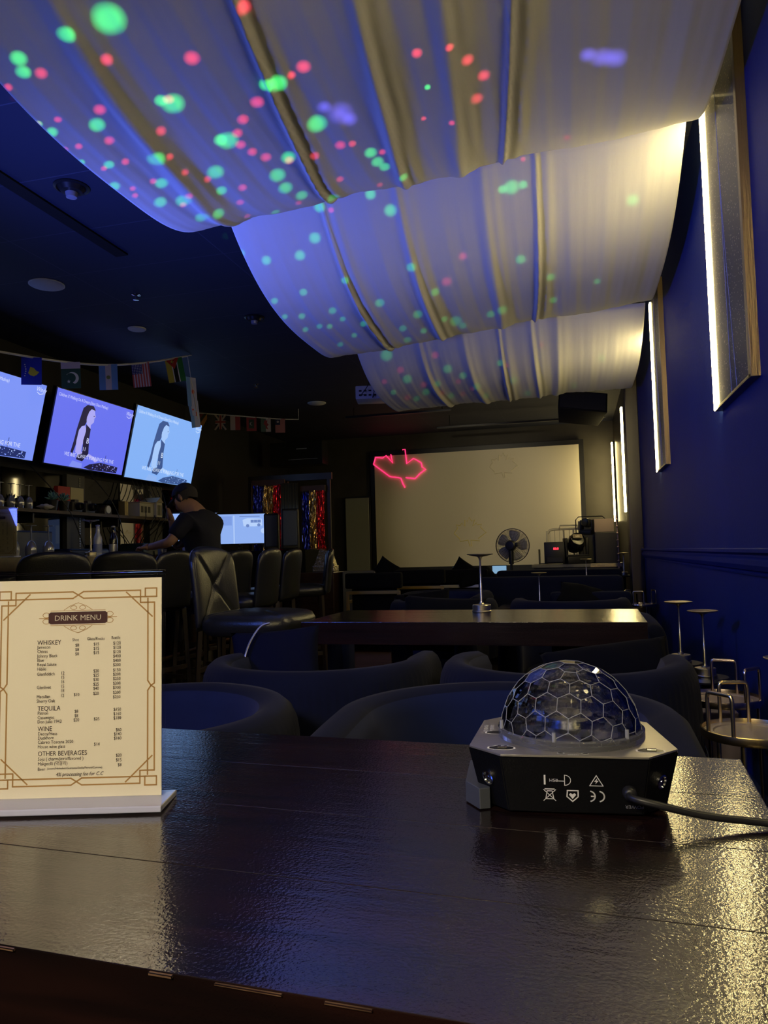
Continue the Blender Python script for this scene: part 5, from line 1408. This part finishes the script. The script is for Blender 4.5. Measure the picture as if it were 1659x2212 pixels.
def pcspk(px, d, w_, h_, lab, m):
    p = fw(px, 1180, d)
    t = thing('loudspeaker', lab, 'speaker', (p.x, p.y, 1.085), R_(20))
    b = nb(); box(b, (0, 0, h_/2), (w_, .22, h_), .02, seg=4); out(b, 'cabinet', m, t, smooth=40)
    b = nb(); box(b, (0, -.113, h_*.52), (w_*.84, .012, h_*.86), .012, seg=3); out(b, 'front_cover', mat('blue_grey_grille', (.05, .07, .14), rough=.6), t, smooth=40)
pcspk(588, 7.6, .15, .37, 'dark loudspeaker with grey blue front right of the monitor', M_black)
pcspk(628, 7.35, .17, .40, 'taller blue grey loudspeaker, second right of the monitor', M_black)
t = thing('support_pedestal', 'dark support under the two loudspeakers at the end of the bar', 'counter', (-2.93, 7.1, 0))
b = nb(); box(b, (0.02, 0, .54), (.60, .42, 1.08), .006); out(b, 'carcass', mat('matte_black_board', (.006, .006, .007), rough=.8, spec=.1), t)
t = thing('equipment_cabinet', 'grey cabinet with a small socket beside the last bar stool', 'cabinet', (-1.98, 6.85, 0), R_(12))
b = nb(); box(b, (-.06, 0, .43), (.30, .30, .86), .006); out(b, 'carcass', mat('grey_laminate', (.07, .07, .07), rough=.5), t)
b = nb(); box(b, (.02, -.152, .62), (.07, .008, .10), .002); out(b, 'socket', M_black, t)
b = nb(); box(b, (.095, -.153, .45), (.008, .008, .8), .001); out(b, 'metal_edge', M_steel, t)
b = nb(); box(b, (0, 0, .03), (.22, .14, .06), .01); prism(b, [(-.1, 0), (.1, 0), (.06, .12), (-.04, .16)], -.05, .05, M=Matrix.Translation((0, 0, .06)) @ Matrix.Rotation(PI/2, 4, 'X'))
tag(out(b, 'foil_wrap', mat('crumpled_foil', (.5, .42, .25), rough=.25, metal=.8, bump=1, bscale=30), None, (-2.35, 6.75, .861)), 'crumpled golden foil packet on the ledge by the last stool', 'packet')
b = nb(); box(b, (0, 0, .43), (.5, .5, .86), .006); tag(out(b, 'ledge_cabinet', M_bar, None, (-2.45, 6.78, 0)), 'dark ledge cabinet below the foil packet', 'cabinet')

# ------------------------------------------------------------------ tinsel photo corner
def tinsel(name, xs, y, z0, z1, cols, lab, seed):
    t = thing('tinsel_curtain', lab, 'curtain', ((xs[0]+xs[1])/2, y, 0))
    W = xs[1]-xs[0]; n = len(cols)
    for ci, (cname, cc) in enumerate(cols):
        rnd = random.Random(seed+ci); b = nb()
        a0 = -W/2+W*ci/n; 
        for i in range(int(95*W/n/.3)+12):
            x = a0+rnd.uniform(0, W/n); pts = []; yy = rnd.uniform(-.03, .03); zz = z1
            pv = None; tw = rnd.uniform(0, 6)
            while zz > z0+rnd.uniform(0, .05):
                c_, s_ = math.cos(tw), math.sin(tw)
                v1 = b.verts.new((x-.004*c_, yy-.004*s_, zz)); v2 = b.verts.new((x+.004*c_, yy+.004*s_, zz))
                if pv: b.faces.new((pv[0], pv[1], v2, v1))
                pv = (v1, v2); zz -= .035; tw += rnd.uniform(-.7, .9); x += rnd.uniform(-.003, .003)
        o = out(b, 'fringe', mat('tinsel_'+cname, cc, rough=.18, metal=1), t, recalc=False); o['kind'] = 'stuff'; o['label'] = cname+' tinsel fringe'
    b = nb(); box(b, (0, 0, z1+.03), (W+.04, .03, .09), .004); out(b, 'header', mat('header_brown', (.10, .05, .04), rough=.6), t)
    return t
CB = ('blue', (.04, .06, .5)); CG = ('gold', (.7, .5, .2)); CR_ = ('red', (.75, .03, .05))
tinsel('a', (-4.58, -4.10), 10.0, .65, 2.06, [CB, CG, CR_], 'tinsel curtain of blue, gold and red fringe behind the monitor', 1)
tinsel('b', (-3.84, -3.50), 10.05, .50, 1.95, [CB, CG, CR_], 'tinsel curtain of blue, gold and red fringe, right one', 5)
b = nb()
for i in range(60):
    x = -.14+.28*i/59; v1 = b.verts.new((x, .012*math.sin(i*.7)+.01*math.sin(i*1.9), 0)); 
vs = list(b.verts); tp = [b.verts.new((v.co.x*.92, v.co.y*.6, .95)) for v in vs]
quadstrip(b, vs, tp)
o = out(b, 'foil_banner', mat('pale_gold_foil', (.45, .42, .32), rough=.28, metal=.8, bump=.5, bscale=10), None, (-4.00, 9.97, 1.12), recalc=False, smooth=180); tag(o, 'pale gold foil panel hanging between the two tinsel curtains', 'banner')
md = o.modifiers.new('thick', 'SOLIDIFY'); md.thickness = .003
t = thing('backdrop_stand', 'dark brown frame with boards carrying the tinsel curtains', 'backdrop stand', (-4.0, 10.12, 0))
b = nb()
for x in (-.68, -.1, .55): box(b, (x, 0, 1.1), (.05, .04, 2.2), .003)
box(b, (-.05, 0, 2.16), (1.3, .05, .10), .003); out(b, 'frame', M_brown, t)
b = nb(); box(b, (-.05, .01, .5), (1.25, .02, 1.0)); out(b, 'lower_board', M_dark, t)
b = nb(); box(b, (.33, -.30, .90), (.5, .12, .10), .003); out(b, 'cross_board', mat('pale_wood_board', (.28, .22, .16), rough=.6), t)

# ------------------------------------------------------------------ standing fan
t = thing('standing_fan', 'black standing fan with a round wire cage before the screen', 'fan', (-.775, 9.15, 0), R_(-8))
FZ = 1.075
b = nb()
for sy in (-1, 1):
    for k in range(1, 13):
        r = .205*k/12; y = sy*(.05*math.sqrt(max(0, 1-(k/12)**2))+.006)
        tube(b, [(r*math.cos(2*PI*i/40), y, FZ+r*math.sin(2*PI*i/40)) for i in range(40)], .0012 if k < 12 else .005, 5, closed=True)
    for a in range(24):
        A_ = 2*PI*a/24; tube(b, [(.205*q*math.cos(A_), sy*(.05*math.sqrt(max(0, 1-q*q))+.006), FZ+.205*q*math.sin(A_)) for q in (.12, .4, .7, .9, 1)], .0010, 4)
out(b, 'cage', mat('cage_wire', (.05, .04, .035), rough=.35, metal=.6), t, smooth=60)
b = nb()
for k in range(5):
    A0 = 2*PI*k/5; rows = []
    for i in range(7):
        r = .04+.145*i/6; w_ = .38+.16*math.sin(PI*i/6)
        rows.append([b.verts.new((r*math.cos(A0+u*w_+.12*i/6), .016*u, FZ+r*math.sin(A0+u*w_+.12*i/6))) for u in (-1, -.3, .4, 1)])
    for r0, r1 in zip(rows, rows[1:]): quadstrip(b, r0, r1)
o = out(b, 'blades', mat('smoky_fan_blade', (.55, .52, .46), rough=.3), t, recalc=False, smooth=60); md = o.modifiers.new('s', 'SOLIDIFY'); md.thickness = .003
b = nb(); lathe(b, [(0, .13), (.05, .125), (.065, .08), (.065, .03), (.05, .0), (0, -.01)], 24, M=Matrix.Translation((0, -.03, FZ)) @ Matrix.Rotation(PI/2, 4, 'X')); box(b, (.05, -.09, FZ+.01), (.07, .05, .05), .01); out(b, 'motor', M_black, t, smooth=40)
b = nb(); tube(b, [(0, -.09, FZ-.04), (0, -.09, .85)], .030, 12); tube(b, [(0, -.09, .86), (0, -.09, .03)], .016, 12); out(b, 'pole', M_black, t, smooth=40)
b = nb(); lathe(b, [(.20, 0), (.20, .015), (.06, .035), (.03, .06)], 32, c=(0, -.09, 0)); out(b, 'base', M_black, t, smooth=40)

# ------------------------------------------------------------------ equipment desk at the back right
t = thing('equipment_desk', 'dark equipment desk with a metal edge at the back right', 'desk', (-.02, 10.1, 0))
b = nb(); box(b, (0, 0, .80), (1.15, .55, .04), .004); out(b, 'desk_top', mat('grey_desk_top', (.20, .19, .17), rough=.35), t)
b = nb(); box(b, (0, -.1, .39), (1.1, .3, .77), .004); out(b, 'front_panel', M_black, t)
b = nb(); box(b, (.36, -.285, .80), (.40, .012, .05), .002); out(b, 'metal_edge', M_champ, t)
DZ0 = .8205
t = thing('amplifier', 'black amplifier with a small red display on the equipment desk', 'amplifier', (-.30, 9.98, DZ0))
b = nb(); box(b, (0, 0, .15), (.26, .26, .28), .012); out(b, 'case', M_black, t, smooth=40)
A = Art(lift=0); A.text('88:8', 0, 0, .040, mat('red_digits', (1, .02, .02), emit=(1, .03, .06), es=3.5), 0, 'CENTER', bold=.003); o = out(A.bm, 'red_display', A.mats, t, recalc=False); o.matrix_local = frame_matrix((0.02, -.132, .19), (1, 0, 0), (0, 0, 1))
b = nb(); box(b, (0, -.132, .06), (.2, .006, .06), .002); out(b, 'vent', M_bmetal, t)
def moving_head(label, loc, rz, tilt, s=1.0, plate=True):
    t = thing('stage_light', label, 'stage light', loc, rz); t.scale = (s, s, s)
    b = nb(); box(b, (0, 0, .045), (.28, .24, .09), .012); out(b, 'base', M_black, t, smooth=40)
    b = nb(); box(b, (-.13, 0, .20), (.035, .12, .24), .01); box(b, (.13, 0, .20), (.035, .12, .24), .01); box(b, (0, 0, .10), (.29, .13, .03), .008); out(b, 'yoke', M_black, t, smooth=40)
    b = nb(); M_ = Matrix.Translation((0, 0, .25)) @ Matrix.Rotation(tilt, 4, 'X')
    lathe(b, [(0, -.13), (.07, -.12), (.095, -.05), (.10, .08), (.085, .12), (.075, .10), (0, .09)], 24, M=M_); box(b, (0, .0, .0), (.17, .15, .17), .02, M=M_); out(b, 'head', mat('black_gloss_plastic', (.02, .02, .02), rough=.25), t, smooth=40)
    if plate:
        A = Art(lift=0); A.rect(-.06, -.03, .06, .03, mat('badge_plate', (.10, .07, .05), rough=.4), 0); A.text('LED', 0, -.010, .03, mat('badge_ink', (.7, .6, .5), rough=.5), .001, 'CENTER'); o = out(A.bm, 'badge', A.mats, t, recalc=False); o.matrix_local = frame_matrix((0, -.085, .34), (1, 0, 0), (0, .6, .8))
moving_head('large black stage light on the equipment desk right of the amplifier', (-.03, 9.95, DZ0), R_(18), R_(60), 1.05)
b = nb(); box(b, (0, 0, .20), (.30, .3, .40), .01); tag(out(b, 'flight_case', mat('case_black', (.018, .016, .014), rough=.5), None, (.36, 10.0, DZ0)), 'tall black equipment case at the right end of the desk', 'case')
moving_head('smaller black stage light raised on top of the stack behind the large one', (.13, 10.28, 1.20), R_(-30), R_(80), .62, False)
b = nb(); box(b, (0, 0, .19), (.26, .22, .378), .01); tag(out(b, 'riser_box', M_black, None, (.13, 10.28, DZ0)), 'black riser box under the raised stage light', 'box')
b = nb(); box(b, (0, 0, .085), (.24, .18, .17), .004); tag(out(b, 'carton', mat('dull_pink_carton', (.20, .15, .13), rough=.7), None, (.33, 9.98, 1.2215)), 'dull pinkish carton on top of the black equipment case', 'box')
t = thing('laptop_stand', 'open folding stand with a black panel behind the raised stage light', 'stand', (.18, 10.75, 0))
b = nb(); tube(b, [(-.2, 0, 0), (-.2, 0, 1.42), (-.16, 0, 1.46), (.16, 0, 1.46), (.2, 0, 1.42), (.2, 0, 0)], .008, 6); out(b, 'tube_frame', M_bmetal, t, smooth=50)
b = nb(); box(b, (0, .01, 1.27), (.34, .01, .26), .002); out(b, 'panel', M_black, t)
t = thing('crowd_rail', 'white tubular rail with bent corners before the screen', 'rail', (-.12, 11.3, 0))
b = nb(); tube(b, [(-.32, 0, 0), (-.32, 0, 1.18), (-.30, 0, 1.26), (-.22, 0, 1.31), (.32, 0, 1.31)], .018, 8, smooth_pts=3); tube(b, [(-.08, 0, 0), (-.08, 0, 1.33)], .012, 8); tube(b, [(.06, 0, 0), (.06, 0, 1.33)], .012, 8); tube(b, [(-.14, -.04, 1.30), (-.13, -.04, 1.36), (.12, -.04, 1.36), (.13, -.04, 1.30)], .012, 8)
out(b, 'tubes', mat('white_enamel', (.65, .60, .48), rough=.35), t, smooth=50)
b = nb()
for i in range(9): tube(b, [(-.28+.07*i, 0, .3), (-.28+.07*i, 0, 1.31)], .004, 5)
out(b, 'wires', mat('white_enamel2', (.55, .5, .4), rough=.35), t, smooth=50)
b = nb(); box(b, (0, 0, .10), (.02, .12, .20), .003); box(b, (.05, 0, .01), (.12, .12, .012), .002)
tag(out(b, 'small_stand', mat('olive_metal', (.20, .19, .14), rough=.5), None, (-.50, 10.02, DZ0)), 'thin upright panel at the left end of the equipment desk', 'stand')
t = thing('small_display', 'small lit display glowing pale green under the screen, left of the pillows', 'display', (-1.50, 9.6, .72), 0)
b = nb(); box(b, (0, .02, .05), (.20, .03, .12), .003); box(b, (0, .02, -.36), (.04, .04, .72)); out(b, 'case', M_black, t)
b = nb(); box(b, (0, 0, .05), (.18, .004, .10)); out(b, 'screen', em('green_screen', '#6FA3A0'), t)
t = thing('small_display', 'small lit display glowing pale blue under the screen, right of the pillows', 'display', (-1.0, 9.7, .72), 0)
b = nb(); box(b, (0, .02, .05), (.20, .03, .12), .003); box(b, (0, .02, -.36), (.04, .04, .72)); out(b, 'case', M_black, t)
b = nb(); box(b, (0, 0, .05), (.18, .004, .10)); out(b, 'screen', em('blue_screen', '#7FA5C4'), t)
b = nb(); tube(b, [(0, 0, 0), (0.01, 0, .5), (-.005, 0, .9)], .007, 6, smooth_pts=4)
for i in range(10): lathe(b, [(0, -.015), (.014, 0), (0, .015)], 8, c=(.004, -.01, .08+.085*i))
tag(out(b, 'bulb_string', mat('string_light', (.35, .25, .28), rough=.3), None, (.47, 9.6, .52), smooth=40), 'string of small unlit bulbs hanging below the tube light', 'string light')
t = thing('small_table', 'small dark table carrying the hanging bulb string end', 'side table', (.47, 9.62, 0))
b = nb(); box(b, (0, 0, .49), (.16, .3, .04), .004); out(b, 'top', M_brown, t)
b = nb(); box(b, (0, 0, .235), (.05, .05, .47), .004); out(b, 'post', M_brown, t)

# ------------------------------------------------------------------ man in the cap at the bar
def skin(name, pts, edges, mats, parent, sub=2, root=0):
    me = bpy.data.meshes.new(name); me.from_pydata([tuple(p[0]) for p in pts], edges, [])
    o = bpy.data.objects.new(name, me); COL.objects.link(o)
    sk = o.modifiers.new('skin', 'SKIN'); sk.use_smooth_shade = True
    lay = me.skin_vertices[0].data if me.skin_vertices else None
    if lay is None:
        bm_ = bmesh.new(); bm_.from_mesh(me); bm_.verts.layers.skin.verify(); bm_.to_mesh(me); bm_.free(); lay = me.skin_vertices[0].data
    for i, p in enumerate(pts):
        r = p[1]; lay[i].radius = (r, r) if not isinstance(r, tuple) else r
        lay[i].use_root = (i == root)
    s = o.modifiers.new('sub', 'SUBSURF'); s.levels = sub; s.render_levels = sub
    me.materials.append(mats)
    o.parent = parent
    return o
M_skin = mat('skin', (.42, .24, .17), rough=.5, var=.1)
M_shirt = mat('navy_tshirt', (.014, .016, .035), rough=.85, var=.3, vscale=6)
M_trou = mat('dark_trousers', (.02, .02, .025), rough=.8)
man = thing('person', 'person in a dark t-shirt and cap leaning on the bar, one hand at the mouth', 'person', (0, 0, 0))
K = {}
def k(n, x, y, d): K[n] = fw(x, y, d)
k('pelvis', 448, 1275, 6.05); k('waist', 446, 1225, 6.02); k('chest', 437, 1160, 5.98); k('upper', 428, 1122, 5.97); k('neck', 416, 1096, 5.97); k('jaw', 398, 1088, 5.95); k('head', 399, 1072, 5.97)
k('ls', 402, 1124, 5.82); k('le', 366, 1172, 5.72); k('lw', 328, 1181, 5.84); k('rs', 462, 1128, 6.15); k('re', 380, 1182, 6.25); k('rw', 372, 1130, 6.12)
k('lh', 440, 1282, 5.95); k('lk', 372, 1296, 6.0); k('lf', 385, 1390, 6.05); k('rh', 458, 1282, 6.18); k('rk', 392, 1296, 6.35); k('rf', 400, 1390, 6.35)
order = ['pelvis', 'waist', 'chest', 'upper', 'neck', 'jaw', 'head', 'ls', 'le', 'lw', 'rs', 're', 'rw', 'lh', 'lk', 'lf', 'rh', 'rk', 'rf']
rad = dict(pelvis=.13, waist=.125, chest=.11, upper=.075, neck=.052, jaw=.070, head=.085, ls=.050, le=.043, lw=.028, rs=.050, re=.043, rw=.028, lh=.09, lk=.065, lf=.045, rh=.09, rk=.065, rf=.045)
ix = {n: i for i, n in enumerate(order)}
E_ = [('pelvis', 'waist'), ('waist', 'chest'), ('chest', 'upper'), ('upper', 'neck'), ('neck', 'jaw'), ('jaw', 'head'), ('upper', 'ls'), ('ls', 'le'), ('le', 'lw'), ('upper', 'rs'), ('rs', 're'), ('re', 'rw'), ('pelvis', 'lh'), ('lh', 'lk'), ('lk', 'lf'), ('pelvis', 'rh'), ('rh', 'rk'), ('rk', 'rf')]
pts = [(K[n], rad[n]) for n in order]; ed = [(ix[a], ix[b2]) for a, b2 in E_]
def addchain(start, chain):
    prev = ix[start]
    for p_, r_ in chain:
        pts.append((p_, r_)); ed.append((prev, len(pts)-1)); prev = len(pts)-1
# hands: palm and five fingers
IMGL = -Vector((CR.x, CR.y, 0)).normalized(); AW = Vector((CF.x, CF.y, 0)).normalized(); UP = Vector((0, 0, 1))
def hand(start, wr, fwd, side, up, curl):
    palm = wr+fwd*.055
    pts.append((palm, (.034, .018))); pi_ = len(pts)-1; ed.append((ix[start], pi_))
    for q, (o_, l) in enumerate(((-.027, .062), (-.009, .072), (.010, .068), (.027, .052))):
        b0 = palm+side*o_+fwd*.028; b1 = b0+fwd*l*.5+up*(-.004); b2 = b1+(fwd*(1-curl)-up*curl).normalized()*l*.5
        pts.append((b0, .011)); ed.append((pi_, len(pts)-1)); pts.append((b1, .0095)); ed.append((len(pts)-2, len(pts)-1)); pts.append((b2, .0075)); ed.append((len(pts)-2, len(pts)-1))
    tb = wr+fwd*.03-side*.034; tt_ = tb+fwd*.03-side*.016-up*.006; t3 = tt_+fwd*.026+side*.004
    pts.append((tb, .012)); ed.append((pi_, len(pts)-1)); pts.append((tt_, .0105)); ed.append((len(pts)-2, len(pts)-1)); pts.append((t3, .008)); ed.append((len(pts)-2, len(pts)-1))
hand('lw', K['lw'], (IMGL*.9+AW*.3-UP*.05).normalized(), (AW*.9-IMGL*.3).normalized(), UP, .6)
hand('rw', K['rw'], (UP*.85+IMGL*.25).normalized(), (AW*1.0).normalized(), (IMGL*.9).normalized(), -.55)
# nose, chin and ear grown from the head
HD = K['head']; FD = (IMGL*.86+AW*.30-UP*.42).normalized()
addchain('jaw', [(K['jaw']+FD*.045-UP*.01, .045), (K['jaw']+FD*.070-UP*.018, .026)])
body = skin('body', pts, ed, M_skin, man, 2, 0)
b = nb(); 
def ell(bm_, c, r, M_=None, n=20):
    q = bmesh.ops.create_uvsphere(bm_, u_segments=n, v_segments=n//2+2, radius=1.0)
    T = Matrix.Translation(c) @ (M_ if M_ is not None else Matrix()) @ Matrix.Diagonal((*r, 1)); bmesh.ops.transform(bm_, matrix=T, verts=q['verts'])
HM = frame_matrix((0, 0, 0), FD, (FD.cross(UP)).cross(FD))    # local x = face direction, y = up of the head
sideN = -(FD.cross(UP)).normalized()
if sideN.dot(AW) > 0: sideN = -sideN
earc = HD-FD*.012-UP*.018+sideN*.078
ell(b, earc, (.018, .032, .010), HM); ell(b, earc+sideN*.006, (.010, .022, .008), HM)
ell(b, HD+FD*.103-UP*.012, (.018, .016, .013), HM); out(b, 'ear_and_nose', M_skin, man, smooth=180)
b = nb(); ell(b, HD-FD*.012+UP*.0, (.100, .090, .084), HM, 28)
hv = [v for v in b.verts if (v.co-HD).dot(FD) > .052 or (v.co-HD).dot(HM.col[1].xyz) < -.058]
bmesh.ops.delete(b, geom=hv, context='VERTS'); o = out(b, 'hair', mat('short_grey_hair', (.05, .045, .045), rough=.8, bump=.6, bscale=300), man, smooth=180)
M_cap = mat('navy_cap_cloth', (.014, .018, .05), rough=.8)
b = nb(); hu = HM.col[1].xyz
ell(b, HD+hu*.010-FD*.004, (.108, .098, .092), HM, 28)
hv = [v for v in b.verts if (v.co-HD).dot(hu) < .012 or ((v.co-HD).dot(FD) < -.078 and (v.co-HD).dot(hu) < .055 and (v.co-HD).dot(hu) > .026 and abs((v.co-HD).dot(sideN)) < .045)]
bmesh.ops.delete(b, geom=hv, context='VERTS'); cap = out(b, 'cap', M_cap, man, smooth=180); md = cap.modifiers.new('s', 'SOLIDIFY'); md.thickness = .004
b = nb(); rows = []
for i in range(9):
    u = -1+2*i/8; a = u*1.15
    base = HD+FD*(.100*math.cos(a))+sideN*(.084*math.sin(a))+hu*.014
    tip = HD+FD*(.100*math.cos(a)+.085*math.cos(u*1.2)+.0)+sideN*(.078*math.sin(a))-hu*.008*math.cos(u)
    rows.append([b.verts.new(base), b.verts.new(base*.5+tip*.5+hu*.004), b.verts.new(tip)])
for r0, r1 in zip(rows, rows[1:]): quadstrip(b, r0, r1)
br_ = out(b, 'brim', M_cap, cap, smooth=180); md = br_.modifiers.new('s', 'SOLIDIFY'); md.thickness = .005
mid = lambda a, c_, f: K[a]*(1-f)+K[c_]*f
sp_ = [(K['waist']-UP*.06, .155), (K['waist'], .152), (K['chest'], .158), (K['upper'], .145), (mid('upper', 'neck', .55), .085), (K['ls'], .080), (mid('ls', 'le', .45), .070), (mid('ls', 'le', .82), .068), (K['rs'], .080), (mid('rs', 're', .45), .070), (mid('rs', 're', .80), .066)]
skin('t_shirt', sp_, [(0, 1), (1, 2), (2, 3), (3, 4), (3, 5), (5, 6), (6, 7), (3, 8), (8, 9), (9, 10)], M_shirt, man, 2, 0)
tp_ = [(K['pelvis'], .155), (K['lh'], .105), (K['lk'], .080), (K['lf'], .060), (K['rh'], .105), (K['rk'], .080), (K['rf'], .060)]
skin('trousers', tp_, [(0, 1), (1, 2), (2, 3), (0, 4), (4, 5), (5, 6)], M_trou, man, 2, 0)
